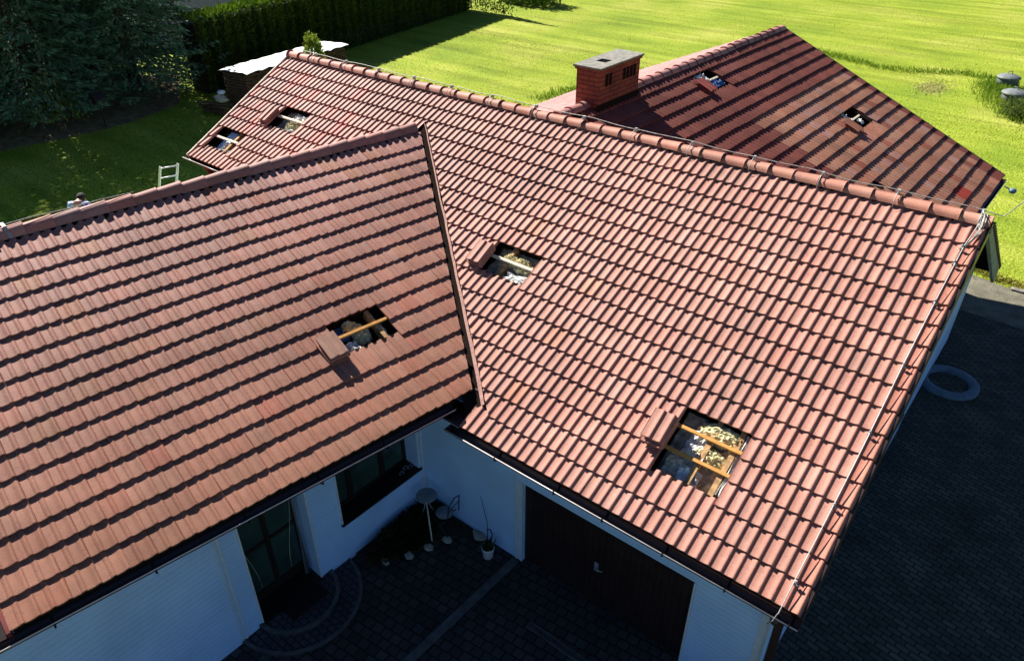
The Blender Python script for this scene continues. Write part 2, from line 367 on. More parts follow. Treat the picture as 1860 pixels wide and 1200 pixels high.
def ridge_caps(name, p0, p1, parent, colf, w=.118, h=.050, gap=(), spacing=.386):
    """overlapping angular ridge tiles from p0 to p1, thick end towards p1"""
    p0, p1 = np.array(p0, float), np.array(p1, float); d = p1-p0; Ln = np.linalg.norm(d); d /= Ln
    side = np.cross(d, [0, 0, 1]); side /= np.linalg.norm(side); up = np.array([0, 0, 1.])
    sec = [(-1.08, -1.05), (-.98, -.35), (-.80, .40), (-.42, .92), (0, 1.02), (.42, .92), (.80, .40), (.98, -.35), (1.08, -1.05)]
    n = len(sec); Vs = []; Fs = []; Sm = []; Cs = []; k = int(math.ceil(Ln/spacing)); base = 0
    for i in range(k):
        t1 = Ln-i*spacing; t0 = max(t1-spacing-.045, -.02)
        if any(a < (t0+t1)/2 < b for a, b in gap): continue
        col = colf(i); jl = rng.normal(0, .004); js = rng.normal(0, .004)
        rows = []
        for t, sc, lf in ((t0, .90, -.004), (t1-.02, 1.0, .016), (t1, 1.05, .022)):
            o = p0+d*t+up*(lf+jl)+side*js
            rows.append([o+side*w*sc*a+up*h*sc*b for a, b in sec])
        inner = [p0+d*t1+side*js+up*(.022+jl)+side*w*.86*a+up*(h*.80*b-.004) for a, b in sec]
        v = np.array(rows[0]+rows[1]+rows[2]+rows[2]+inner+rows[0]+[p0+d*t0+side*w*.7*a+up*h*.6*b for a, b in sec])
        for r in (0, 1):
            for q in range(n-1): Fs.append((base+r*n+q, base+r*n+q+1, base+(r+1)*n+q+1, base+(r+1)*n+q)); Sm.append(True)
        for q in range(n-1): Fs.append((base+3*n+q, base+3*n+q+1, base+4*n+q+1, base+4*n+q)); Sm.append(False)
        for q in range(n-1): Fs.append((base+6*n+q, base+6*n+q+1, base+5*n+q+1, base+5*n+q)); Sm.append(False)
        Vs.append(v); Cs.append(np.repeat(np.array(col)[None], len(v), 0)); base += len(v)
    return fastmesh(name, np.concatenate(Vs), Fs, M['tile'], parent, np.concatenate(Cs), Sm)
def deck(name, S, a0, a1, u0, u1, holes, parent, m='deck', top=-.004, bot=-.13):
    """roof slab under the tiles with real openings"""
    xs = sorted({a0, a1, *[h[0] for h in holes], *[h[1] for h in holes]}); us = sorted({u0, u1, *[h[2] for h in holes], *[h[3] for h in holes]})
    b = MB()
    for i in range(len(xs)-1):
        for j in range(len(us)-1):
            cx, cu = (xs[i]+xs[i+1])/2, (us[j]+us[j+1])/2
            if any(h[0] < cx < h[1] and h[2] < cu < h[3] for h in holes): continue
            b.box((xs[i], us[j], bot), (xs[i+1], us[j+1], top), 0, S.P)
    return b.build(name, M[m], parent)

# ================================================================== HOUSE
house = thing('house', (-6.5, 3.5, 0), 'large house of three joined wings under pinkish red concrete tile roofs with open skylight holes', 'house')
# --- colours
PINK = (.39, .182, .138); ROSE = (.405, .195, .152); TAN = (.42, .235, .155); ORNG = (.42, .18, .115)
def colM(c, j):
    r = random.random(); x = c/100+1
    b = PINK if r < .84 else (ROSE if r < .94 else (ORNG if r < .95 else (.345, .17, .13)))
    if c < -78 and j > 8 and r > .85: b = (.50, .16, .12)
    if c > -3: b = (.42, .17, .12)
    return colvar(b, .035, .025)
def colW(c, j):
    r = random.random(); k = j/16
    base = tuple((1-k)*a+k*bb for a, bb in zip((.30, .134, .086), (.33, .158, .128)))
    if r > .92: base = (.31, .145, .095)
    if r > .975: base = (.31, .12, .082)
    return colvar(base, .045, .03)
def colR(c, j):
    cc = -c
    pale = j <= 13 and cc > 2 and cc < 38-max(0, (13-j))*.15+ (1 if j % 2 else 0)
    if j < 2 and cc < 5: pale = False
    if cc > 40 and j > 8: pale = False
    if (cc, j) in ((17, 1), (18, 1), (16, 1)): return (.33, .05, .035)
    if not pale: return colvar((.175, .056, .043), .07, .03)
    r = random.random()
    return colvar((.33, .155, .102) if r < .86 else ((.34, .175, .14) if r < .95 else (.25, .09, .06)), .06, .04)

# --- holes (roll index range, course range of missing tiles)
HM = [(-15, -9, 2, 4), (-43, -37, 7, 8), (-91, -85, 11, 12), (-99, -93, 8, 9)]
HW = [(10, 16, 4, 5)]
HR = [(-38, -32, 17, 18), (-19, -13, 9, 10), (-33, -31, 5, 5)]
def missing(c, j, H): return any(h[0] <= c < h[1] and h[2] <= j <= h[3] for h in H)
def hole_rect(h): return (h[0]*ROLL, h[1]*ROLL, h[2]*G+.085, (h[3]+1)*G+.02)

vd = Vector((-2.36631, 1.92692, 0)).normalized(); vn = Vector((1.92692, 2.36631, 0)).normalized()   # valley, normal towards +x+y
APEX = Vector((-9.81, 4.30, 0))
wing_n = [c for c in range(0, 1)]
# main roof front: right part clipped at the valley, first course not
cells = [(c, j) for c in range(-67, 0, 2) for j in range(1, 17) if not missing(c, j, HM)]
cells = [(c, j) for (c, j) in cells]
roofM = tile_field('main_roof', SM, cells, colM, house, clip=[(APEX+vn*.14, vn), ((-9.81, 0, 0), (1, 0, 0)), ((.012, 0, 0), (-1, 0, 0))])
tag(roofM, 'long pinkish roof slope with the lightning conductor wire down its right edge')
def sub(o, name): o.name = name; return o
tile_field('roof_tiles', SM, [(c, 0) for c in range(-33, 0, 2)], colM, roofM, clip=[((.012, 0, 0), (-1, 0, 0))])
tile_field('roof_tiles', SM, [(c, j) for c in range(-101, -63, 2) for j in range(7, 17) if not missing(c, j, HM)], colM, roofM, clip=[((-9.81, 0, 0), (-1, 0, 0)), ((-15.06, 0, 0), (1, 0, 0))])
# top part course under the ridge is course 16; back slope
NBM = 23
SMB = Slope((0, 5.24+RIDGE_M*0+NBM*G*ca-.0, sa*RIDGE_M-NBM*G*sa), (-1, 0, 0), (0, -ca, sa))
tile_field('roof_tiles', SMB, [(c, j) for c in range(0, 100, 2) for j in range(0, NBM)], colM, roofM, clip=[((0, 5.24, 0), (0, 1, 0))])
ridge_caps('ridge_tiles', (-15.05, 5.24, sa*RIDGE_M+Z0+.035), (0.02, 5.24, sa*RIDGE_M+Z0+.035), roofM, lambda i: colvar((.42, .19, .135) if i < 26 else (.41, .185, .14), .06, .05))
deck('roof_deck', SM, -4.95, 0, 0, RIDGE_M, [hole_rect(h) for h in HM[:1]], roofM)
deck('roof_deck', SM, -9.9, -4.95, 0.9, RIDGE_M, [hole_rect(HM[1])], roofM)
deck('roof_deck', SM, -15.03, -9.9, 7*G, RIDGE_M, [hole_rect(h) for h in HM[2:]], roofM)
deck('roof_deck', SMB, 0, 15.03, 0, NBM*G, [], roofM)
# wing roof
cellsW = [(c, j) for c in range(-22, 38, 2) for j in range(0, 16) if not missing(c, j, HW)]
roofW = tile_field('wing_roof', SW, cellsW, colW, house, clip=[(APEX-vn*.0, -vn), (SW.P(0, RIDGE_W), dx)], lift=.034, seam=True, rough=1)
tag(roofW, 'brownish roof slope of the left wing with one skylight hole')
SWB = Slope(QW+(SW.U*RIDGE_W)+(-math.cos(B)*dx-np.array([0, 0, math.sin(B)]))*RIDGE_W, -dy, math.cos(B)*dx+np.array([0, 0, math.sin(B)]))
tile_field('roof_tiles', SWB, [(c, j) for c in range(-36, 22, 2) for j in range(0, 16)], colW, roofW, clip=[(SW.P(0, RIDGE_W), -dx)])
pw0 = np.array(SW.P(-3.32, RIDGE_W)); pw1 = np.array(SW.P(5.60, RIDGE_W))
ridge_caps('ridge_tiles', pw0+[0, 0, .035], pw1+[0, 0, .02], roofW, lambda i: colvar((.34, .155, .13), .08, .05), h=.07)
deck('roof_deck', SW, -3.28, 1.5, 0, RIDGE_W, [hole_rect(HW[0])] if False else [], roofW, top=-.004) if False else None
deck('roof_deck', SW, -3.28, 2.42, 0, RIDGE_W, [hole_rect(HW[0])], roofW)
deck('roof_deck', SWB, -5.4, 3.28, 0, RIDGE_W, [], roofW)
b = MB(); b.prism([SW.P(2.42, .0, -.004), SW.P(5.3, RIDGE_W, -.004), SW.P(2.42, RIDGE_W, -.004)], Vector(SW.N)*-.1); b.build('roof_deck', M['deck'], roofW)
# valley flashing and mortar strip
def vz(p): return (p.y*ta)
b = MB()
for off0, off1, lift, mi in ((-.16, .17, -.03, 0), (.080, .135, .040, 1)):
    pts = []
    t0 = 6.45 if mi == 0 else 6.36
    for k in range(25):
        t = -.02+(t0)*k/24; c = APEX-vd*t
        w = rng.normal(0, .006) if mi else 0
        for of in (off0+w*.5+(.02*(1-k/24) if mi else 0), off1+w-(.02*(1-k/24) if mi else 0)):
            q = c+vn*of; pts.append((q.x, q.y, (c.y+ (of*.5 if mi == 0 else of)*vn.y)*ta+Z0+lift+(rng.normal(0, .004) if mi else 0)))
    b.add(pts, [(2*i, 2*i+1, 2*i+3, 2*i+2) for i in range(24)], mi)
b.build('valley_flashing', [M['deck'], M['mortar']], roofM)
b = MB(); e = np.array(SW.P(2.50, .02)); b.box((-5.62, .0, Z0-.02), (-4.95, .62, Z0+.03)); b.box((-5.62, .55, Z0+.02), (-4.85, .60, Z0+.26)); b.build('valley_end_board', M['brown'], roofM)
# rear roof
cellsR = [(c, j) for c in range(-64, -0, 2) for j in range(0, 20) if not missing(c, j, HR) and not missing(c+1, j, [HR[1], HR[2]])]
cellsR += [(-19, 9), ] if False else []
HRR = HR
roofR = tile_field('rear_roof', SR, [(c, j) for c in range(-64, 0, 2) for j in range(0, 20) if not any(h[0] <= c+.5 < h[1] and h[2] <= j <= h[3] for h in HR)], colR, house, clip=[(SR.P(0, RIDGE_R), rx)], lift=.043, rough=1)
tag(roofR, 'dark red rear roof slope with strong horizontal course shadows')
SRB = Slope(OR+SR.U*RIDGE_R+(-math.cos(CR)*rx-np.array([0, 0, math.sin(CR)]))*RIDGE_R, -ry, math.cos(CR)*rx+np.array([0, 0, math.sin(CR)]))
tile_field('roof_tiles', SRB, [(c, j) for c in range(0, 64, 2) for j in range(0, 20)], lambda c, j: colvar((.40, .21, .19), .05, .04), roofR, clip=[(SR.P(0, RIDGE_R), -rx)])
pr1 = np.array(SR.P(.0, RIDGE_R)); pr0 = np.array(SR.P(-10.25, RIDGE_R))
dR = (pr0-pr1)/np.linalg.norm(pr0-pr1)
ridge_caps('ridge_tiles', pr1+[0, 0, .035], pr1+dR*7.72+[0, 0, .035], roofR, lambda i: colvar((.36, .17, .15), .08, .05))
ridge_caps('ridge_tiles', pr1+dR*9.20+[0, 0, .035], pr0+[0, 0, .035], roofR, lambda i: colvar((.36, .17, .15), .08, .05))
deck('roof_deck', SR, -9.6, -.02, 0, RIDGE_R, [hole_rect(h) for h in HR[:2]], roofR)
deck('roof_deck', SRB, .02, 9.6, 0, RIDGE_R, [], roofR)

# --- what shows inside the openings
def crumple(S, a0, a1, u0, u1, n, amp, seed, nx=14, ny=12, slope=0):
    r = np.random.default_rng(seed); h = r.normal(0, 1, (ny+1, nx+1)); h = (h+np.roll(h, 1, 0)+np.roll(h, 1, 1))/2
    vs = []; fs = []
    for j in range(ny+1):
        for i in range(nx+1): vs.append(S.P(a0+(a1-a0)*i/nx, u0+(u1-u0)*j/ny, n+amp*h[j, i]+slope*i/nx))
    for j in range(ny):
        for i in range(nx): k = j*(nx+1)+i; fs.append((k, k+1, k+nx+2, k+nx+1))
    return vs, fs
def opening(S, rect, parent, battens, wool=(), foils=(), battenmat='batten', rafters=(.0, 1.), depth=.19, floor='dirtyfoil'):
    a0, a1, u0, u1 = rect; w = a1-a0
    b = MB(); t = .02
    for (x0, y0, x1, y1) in ((a0-t, u0-t, a1+t, u0), (a0-t, u1, a1+t, u1+t), (a0-t, u0, a0, u1), (a1, u0, a1+t, u1)): b.box((x0, y0, -depth), (x1, y1, -.006), 0, S.P)
    b.build('opening_lining', M['darkbrown'], parent)
    vs, fs = crumple(S, a0-.02, a1+.02, u0-.02, u1+.02, -depth, .018, int(abs(a0)*100)); b = MB(); b.add(vs, fs); b.build('underlay', M[floor], parent)
    for q in rafters:
        b = MB(); x = a0+.03+(w-.06)*q; b.box((x-.035, u0-.1, -.20), (x+.035, u1+.1, -.05), 0, S.P); b.build('rafter', M['rafter'], parent)
    for u in battens:
        b = MB(); b.box((a0-.05, u*G-.022, -.045), (a1+.05, u*G+.022, -.004), 0, S.P); b.build('batten', M[battenmat], parent)
    for (x, y, rx_, ry_, h, sd) in wool:
        b = MB(); rr = random.Random(sd)
        ng = 22; r2_ = np.random.default_rng(sd); hn = r2_.normal(0, 1, (ng+1, ng+1)); hn = hn+.7*np.roll(hn, 1, 0)+.7*np.roll(hn, 1, 1); vs = []; fs = []
        for j in range(ng+1):
            for i in range(ng+1):
                u_, v_ = 2*i/ng-1, 2*j/ng-1; d2 = min(1, u_*u_+v_*v_)
                vs.append(S.P(a0+(x+u_*rx_*1.25)*w, u0+(y+v_*ry_*1.25)*(u1-u0), -depth+.01+(h*.62)*(1-d2)**.5+.011*hn[j, i]))
        for j in range(ng):
            for i in range(ng):
                u_, v_ = 2*(i+.5)/ng-1, 2*(j+.5)/ng-1
                if u_*u_+v_*v_ < 1+.12*hn[j, i]: k = j*(ng+1)+i; fs.append((k, k+1, k+ng+2, k+ng+1))
        b.add(vs, fs)
        b.build('insulation', M['wool'], parent)
    for (x0, x1, y0, y1, n0, sl, mm, sd) in foils:
        vs, fs = crumple(S, a0+x0*w, a0+x1*w, u0+y0*(u1-u0), u0+y1*(u1-u0), n0, .022, sd, 9, 9, sl); b = MB(); b.add(vs, fs); b.build('loose_foil', M[mm], parent)
opening(SM, hole_rect(HM[0]), roofM, (3.22, 4.22), wool=[(.62, .85, .32, .13, .24, 1), (.60, .50, .22, .12, .20, 2), (.85, .86, .10, .08, .22, 8)],
        foils=[(.20, .56, .36, .78, -.13, .06, 'foil', 3), (.32, .64, -.02, .24, -.07, -.03, 'foil', 4), (.10, .50, .02, .36, -.07, -.02, 'dirtyfoil', 5), (.93, 1.0, .05, .98, -.06, 0, 'foil', 6), (.0, .22, .0, .8, -.22, .0, 'bluefoil', 9)], rafters=(.52, .90))
opening(SM, hole_rect(HM[1]), roofM, (8.2,), wool=[(.38, .66, .14, .16, .24, 11), (.66, .62, .16, .2, .26, 12), (.90, .5, .14, .16, .22, 13)],
        foils=[(.5, 1.0, -.05, .30, -.10, .05, 'foil', 14), (.0, .30, .0, 1., -.22, 0, 'bluefoil', 15)], battenmat='palebatten', rafters=(.35,))
opening(SM, hole_rect(HM[2]), roofM, (12.2,), wool=[(.55, .35, .2, .2, .2, 21), (.8, .5, .15, .2, .2, 22)], foils=[(.45, .95, .62, .9, -.08, 0, 'foil', 23), (.4, .8, 0, .2, -.1, .03, 'foil', 24)], battenmat='palebatten', rafters=(.98,))
opening(SM, hole_rect(HM[3]), roofM, (9.2,), foils=[(.35, .5, 0, .5, -.12, .03, 'foil', 31), (.6, 1., 0, .16, -.06, 0, 'foil', 32)], battenmat='palebatten', rafters=(.7,), floor='deck')
opening(SW, hole_rect(HW[0]), roofW, (5.2,), wool=[(.50, .55, .14, .30, .18, 41), (.40, .85, .10, .14, .2, 42)], foils=[(.0, .42, .1, .98, -.16, -.03, 'bluefoil', 43), (.05, .32, .0, .35, -.10, .02, 'foil', 44), (.80, .88, .1, .5, -.1, 0, 'foil', 45)], rafters=(.82,), floor='deck')
opening(SR, hole_rect(HR[0]), roofR, (18.2,), foils=[(.10, .52, .45, .95, -.02, .02, 'foil', 51), (.5, .95, .1, .5, -.03, 0, 'bluefoil', 52)], battenmat='palebatten', rafters=(.5,), floor='deck')
opening(SR, hole_rect(HR[1]), roofR, (10.2,), wool=[(.3, .8, .12, .1, .2, 61)], foils=[(.62, .82, .15, .42, -.02, 0, 'foil', 62), (.28, .42, .55, .95, -.02, 0, 'foil', 63)], battenmat='palebatten', rafters=(.5,), floor='deck')

# --- verges, gutters
b = MB(); b.box((-.02, -.02, -.26), (.035, RIDGE_M+.02, .012), 0, SM.P); b.build('verge_board', M['brown'], roofM)
b = MB(); b.prism([SMB.P(-.035, 0, -.34), SMB.P(-.035, NBM*G, -.12), SMB.P(-.035, NBM*G, .02), SMB.P(-.035, 0, .02)], Vector(SMB.A)*.055) 
for k in range(NBM): b.box((-.05, k*G, -.02), (.02, k*G+.05, .075), 1, SMB.P)
b.build('verge_board', [M['greygreen'], M['darkbrown']], roofM)  # board's grey-green tint stands in for light bounced off the ground
b = MB(); b.box((-15.07, 7*G, -.16), (-15.04, RIDGE_M, .045), 0, SM.P); b.build('verge_board', M['palebatten'], roofM)
b = MB(); b.box((-3.34, -.02, -.2), (-3.30, RIDGE_W, .03), 0, SW.P); b.build('verge_board', M['rust'], roofW)
b = MB(); b.box((-3.85, -.02, -.16), (-3.34, RIDGE_W, -.06), 0, SW.P); b.build('gable_shade_strip', M['darkbrown'], roofW)  # added dark strip over the wall top, standing in for shaded tiles
b = MB(); b.box((-.01, -.02, -.22), (.03, RIDGE_R, .05), 0, SR.P); b.build('verge_board', M['brown'], roofR)
def gutter(name, p0, p1, out, r, parent, rimm='rim'):
    p0, p1, out = Vector(p0), Vector(p1), Vector(out); b = MB(); n = 8; vs = []; t = .006
    for p in (p0, p1):
        for rr in (r, r-t):
            for k in range(n+1):
                th = math.pi*k/n; vs.append(p+out*(rr*math.cos(th))-Vector((0, 0, 1))*(rr*math.sin(th)))
    m = n+1; fs = []
    for k in range(n): fs.append((k, k+1, 2*m+k+1, 2*m+k)); fs.append((m+k, 3*m+k, 3*m+k+1, m+k+1))
    fs += [tuple(range(m)), tuple(2*m+k for k in range(m))]
    b.add(vs, fs, 0, True); b.tube([p0+out*r, p1+out*r], .008, 6, 1)
    g = b.build(name, [M['brown'], M[rimm]], parent)
    return g
gm = gutter('gutter', (-5.15, -.055, Z0-.055), (.04, -.055, Z0-.075), (0, -1, 0), .075, house)
def brackets(par, pts, out):
    for p in pts:
        b = MB(); p = Vector(p); o = Vector(out)
        b.tube([p+o*.08, p+o*.085+Vector((0, 0, -.05)), p+Vector((0, 0, -.1)), p-o*.08], .012, 5); b.build('gutter_bracket', M['darkbrown'], par)
brackets(gm, [(x, -.055, Z0-.05) for x in (-4.2, -3.2, -2.45, -1.6, -.8, -.05)], (0, -1, 0))
ow = Vector(dx)
gw0 = Vector(SW.P(-3.8, -.06, -.06)); gw1 = Vector(SW.P(2.35, -.06, -.06))
gw = gutter('gutter', gw0, gw1, ow, .075, house)
brackets(gw, [Vector(SW.P(a, -.06, -.07)) for a in (-2.95, -1.9, -.8, .2, 1.2)], ow)
gutter('gutter', (-15.2, 2.13, 1.05+Z0), (-13.0, 2.13, 1.05+Z0), (0, -1, 0), .07, house)
g3 = gutter('gutter', Vector(SR.P(.05, -.06, -.06)), Vector(SR.P(-5.5, -.06, -.06)), Vector(rx), .07, house)
# fascia boards under the eaves
b = MB(); b.box((-5.0, .02, Z0-.17), (.0, .05, Z0-.02)); b.build('fascia', M['darkbrown'], house)
b = MB(); b.bar(Vector(SW.P(-3.28, .03, -.08)), Vector(SW.P(2.4, .03, -.08)), .03, .15); b.build('fascia', M['darkbrown'], house)
b = MB(); b.bar(Vector(SR.P(0, .03, -.08)), Vector(SR.P(-6, .03, -.08)), .03, .15); b.build('fascia', M['darkbrown'], house)
b = MB(); b.bar((-15.05, 2.2, 1.1+Z0-.06), (-12.8, 2.2, 1.1+Z0-.06), .03, .14); b.build('fascia', M['rust'], house)
b = MB(); b.tube([(-14.4, 2.12, 1.0+Z0), (-14.4, 2.2, .85+Z0), (-14.4, 2.45, .55+Z0), (-14.4, 2.48, .02)], .05, 10); b.build('downpipe', M['rust'], house)
# downpipe at the right front corner
b = MB(); b.tube([(-.22, -.055, Z0-.14), (-.22, -.03, Z0-.24), (-.22, .30, Z0-.52), (-.22, .33, Z0-.62), (-.22, .33, .02)], .052, 12); b.build('downpipe', M['brown'], house)
# downpipe by the entrance
b = MB(); b.tube([(-6.02, -1.98, Z0+.08), (-6.1, -1.99, Z0-.06), (-6.22, -2.0, Z0-.16), (-6.40, -1.95, Z0-.3), (-6.52, -1.93, Z0-.5), (-6.52, -1.93, .15)], .04, 10); b.build('downpipe', M['steel'], house)

# --- walls
FW = .42
def zM(y): return min(sa*RIDGE_M-(y-5.24)*ta if y > 5.24 else y*ta, 9)-.16
b = MB(); T = .25
DX0, DX1, DZ = -4.13, -1.33, Z0-.92
b.box((-6.3, FW, 0), (DX0, FW+T, Z0+.05)); b.box((DX1, FW, 0), (-.35, FW+T, Z0+.05)); b.box((DX0, FW, DZ), (DX1, FW+T, Z0+.05))
ws = b.build('wall', M['siding'], house); tag(ws, 'white clad wall with the brown garage gate')
b = MB()
poly = [(-.35, FW+T, 0), (-.35, 7.6, 0), (-.35, 7.6, Z0+zM(7.6)), (-.35, 5.24, Z0+zM(5.24)), (-.35, FW+T, Z0+zM(FW+T))]
b.prism(poly, (-.25, 0, 0)); b.build('wall', M['siding'], house)
b = MB(); b.prism([(-.37, 7.6, 0), (-.37, 11.6, 0), (-.37, 11.6, Z0+zM(11.6)), (-.37, 7.6, Z0+zM(7.6))], (-.22, 0, 0)); b.build('wall', M['siding'], house)
b = MB(); b.prism([(-14.7, 2.5, 0), (-14.7, 10.5, 0), (-14.7, 10.5, Z0+zM(10.5)), (-14.7, 5.24, Z0+zM(5.24)), (-14.7, 2.5, Z0+zM(2.5))], (.25, 0, 0))
b.box((-14.45, 2.5, 0), (-12, 2.72, Z0+1.1)); b.box((-14.7, 11.6, 0), (-.6, 11.8, Z0-.9)); b.build('wall', M['siding'], house)
def zR(x): return OR[2]+Z0+(OR[0]-x if x > -7 else (x+13.3))*math.tan(CR)-.18
b = MB(); b.prism([(-1.15, 14.35, 0), (-12.9, 14.55, 0), (-12.9, 14.55, zR(-12.9)), (-7.02, 14.45, zR(-6.9)), (-1.15, 14.35, zR(-1.15))], (0, -.25, 0))
b.box((-1.4, 11.8, 0), (-1.15, 14.35, zR(-1.2))); b.box((-12.9, 8, 0), (-12.65, 14.3, zR(-12.8))); b.build('wall', M['siding'], house)
# wing wall with entrance recess and window
WX0, WY0, WX1, WY1 = -6.25, .42, -6.43, -5.85
wd = Vector((WX0-WX1, WY0-WY1, 0)).normalized(); wnn = Vector((wd.y, -wd.x, 0))
def WP(y, out, z):
    t = (y-WY1)/(WY0-WY1); return (WX1+(WX0-WX1)*t+wnn.x*out, y+wnn.y*out, z)
def wbox(b, y0, y1, o0, o1, z0, z1, mi=0): b.box((y0, o0, z0), (y1, o1, z1), mi, lambda y, o, z: WP(y, o, z))
EY0, EY1, EZ = -2.88, -1.85, Z0-.38          # entrance
NY0, NY1, NZ0, NZ1 = -1.30, .30, Z0-1.83, Z0-.62      # window
b = MB(); TH = .42
wbox(b, -5.28, EY0, -TH, 0, 0, Z0+.10); wbox(b, -6.1, -5.28, -TH, 0, 0, Z0-.08); wbox(b, EY1, NY0, -TH, 0, 0, Z0+.10); wbox(b, NY1, .42, -TH, 0, 0, Z0+.10)
wbox(b, EY0, EY1, -TH, 0, EZ, Z0+.10); wbox(b, NY0, NY1, -TH, 0, 0, NZ0); wbox(b, NY0, NY1, -TH, 0, NZ1, Z0+.10)
o = b.build('wall', M['siding'], house); tag(o, 'white clad courtyard wall of the left wing with entrance and window')
b = MB()
p5 = [WP(-5.35, -.0, 0), WP(-5.85, 0, Z0+.1)]; apex = SW.P(-3.1, RIDGE_W, -.2)
b.prism([WP(-5.30, -.05, 0), WP(-5.30, -.05, Z0+.05), (apex[0], apex[1]+.22, apex[2]), (-15.8, -3.8, Z0+.05), (-15.8, -3.8, 0)], (0, .22, 0))
b.prism([(-15.8, -3.8, 0), (-15.8, -3.8, Z0+.05), (-14.9, 2.5, Z0+.05), (-14.9, 2.5, 0)], (.22, 0, 0)); b.build('wall', M['siding'], house)
# trims on the walls
for (y0, y1, o1, z0, z1) in ((-3.19, -3.15, .012, .02, Z0), (-3.24, -3.22, .012, .02, Z0), (EY0-.03, EY0, .014, .1, Z0), (EY1, EY1+.03, .014, .1, Z0), (NY0-.03, NY0, .014, NZ0, NZ1), (.36, .41, .03, .1, Z0), (NY1+.01, NY1+.04, .012, NZ0, NZ1)):
    b = MB(); wbox(b, y0, y1, 0, o1, z0, z1); b.build('corner_trim', M['trim'], house)
for p, q in (((DX0-.13, FW-.02, 0), (DX0-.09, FW, Z0-.1)), ((DX0-.07, FW-.008, .0), (DX0, FW, DZ)), ((DX1, FW-.012, 0), (DX1+.03, FW, DZ)), ((-.44, FW-.015, 0), (-.35, FW, Z0-.1)), ((-5.2, FW-.022, Z0-.40), (-.46, FW, Z0-.37)), ((-.35, FW, 0), (-.33, FW+.05, Z0-.05))):
    b = MB(); b.box(p, q); b.build('corner_trim', M['trim'], house)
# ironwork on the gable wall (a dark wrought scroll)
b = MB()
for k in range(26):
    y = 5.2+k*.085; z = .55+.9*random.random()
    b.tube([(-.335, y+.11*math.cos(t*.9)*(1-t*.1), z+.11*math.sin(t*.9)*(1-t*.1)) for t in range(8)], .011, 4)
for z in (.5, 1.6): b.tube([(-.335, 5.0, z), (-.335, 7.4, z)], .014, 5)
b.build('wrought_grille', M['blacksteel'], house)
# garage gate
gt = None
b = MB(); b.box((DX0, FW+.07, .02), ((DX0+DX1)/2-.006, FW+.11, DZ)); 
for k in range(14): x = DX0+.05+k*.098; b.box((x, FW+.062, .04), (x+.006, FW+.07, DZ-.02))
gt = b.build('garage_gate_leaf', M['gate'], house)
b = MB(); b.tube([(-2.80, FW+.03, .80), (-2.80, FW+.02, .83), (-2.70, FW+.02, .84), (-2.69, FW+.06, .84)], .010, 6); b.box((-2.84, FW+.058, .74), (-2.77, FW+.066, .92)); b.build('handle', M['steel'], gt)
b = MB(); b.box(((DX0+DX1)/2+.006, FW+.07, .02), (DX1, FW+.11, DZ))
for k in range(14): x = (DX0+DX1)/2+.05+k*.098; b.box((x, FW+.062, .04), (x+.006, FW+.07, DZ-.02))
b.box(((DX0+DX1)/2-.03, FW+.055, .02), ((DX0+DX1)/2+.03, FW+.069, DZ)); b.build('garage_gate_leaf', M['gate'], house)
# entrance door
ed = MB(); F0 = -.34
wbox(ed, EY0, EY0+.05, F0-.05, F0, .12, EZ); wbox(ed, EY1-.05, EY1, F0-.05, F0, .12, EZ); wbox(ed, EY0, EY1, F0-.05, F0, .12, .28); wbox(ed, EY0, EY1, F0-.05, F0, EZ-.06, EZ)
ym = (EY0+EY1)/2; wbox(ed, ym-.035, ym+.035, F0-.05, F0+.004, .28, EZ-.06); wbox(ed, EY0+.05, EY1-.05, F0-.045, F0-.004, 1.12, 1.19)
dr = ed.build('entrance_door', M['darkbrown'], house)
for (y0, y1, z0, z1) in ((EY0+.05, ym-.035, .28, 1.12), (ym+.035, EY1-.05, .28, 1.12), (EY0+.05, ym-.035, 1.19, EZ-.06), (ym+.035, EY1-.05, 1.19, EZ-.06)):
    b = MB(); wbox(b, y0, y1, F0-.03, F0-.02, z0, z1); b.build('pane', M['glass'], dr)
b = MB()
for sg in (-1, 1):
    pts = [WP(ym+sg*(.46-.40*(math.sin(math.pi*(.5+.5*t)))**2*.5), F0+.006, .35+1.45*t) for t in [k/10 for k in range(11)]]
    b.tube(pts, .007, 5)
b.build('curved_glazing_bar', M['greygreen'], dr)
b = MB(); wbox(b, EY0, EY1, F0, .06, .06, .12); b.build('door_sill', M['darkbrown'], house)
# window
wf = MB(); F1 = -.30
wbox(wf, NY0, NY0+.06, F1-.05, F1, NZ0, NZ1); wbox(wf, NY1-.06, NY1, F1-.05, F1, NZ0, NZ1); wbox(wf, NY0, NY1, F1-.05, F1, NZ0, NZ0+.08); wbox(wf, NY0, NY1, F1-.05, F1, NZ1-.06, NZ1)
for y in (NY0+.42, NY0+1.08): wbox(wf, y-.05, y+.05, F1-.05, F1+.004, NZ0+.08, NZ1-.06)
wn = wf.build('window', M['darkbrown'], house)
for (y0, y1) in ((NY0+.06, NY0+.37), (NY0+.47, NY0+1.03), (NY0+1.13, NY1-.06)):
    b = MB(); wbox(b, y0, y1, F1-.03, F1-.02, NZ0+.08, NZ1-.06); b.build('pane', M['glass'], wn)
b = MB(); wbox(b, NY0-.04, NY1+.04, F1, .05, NZ0-.0, NZ0+.03); b.build('sill', M['darkbrown'], wn)

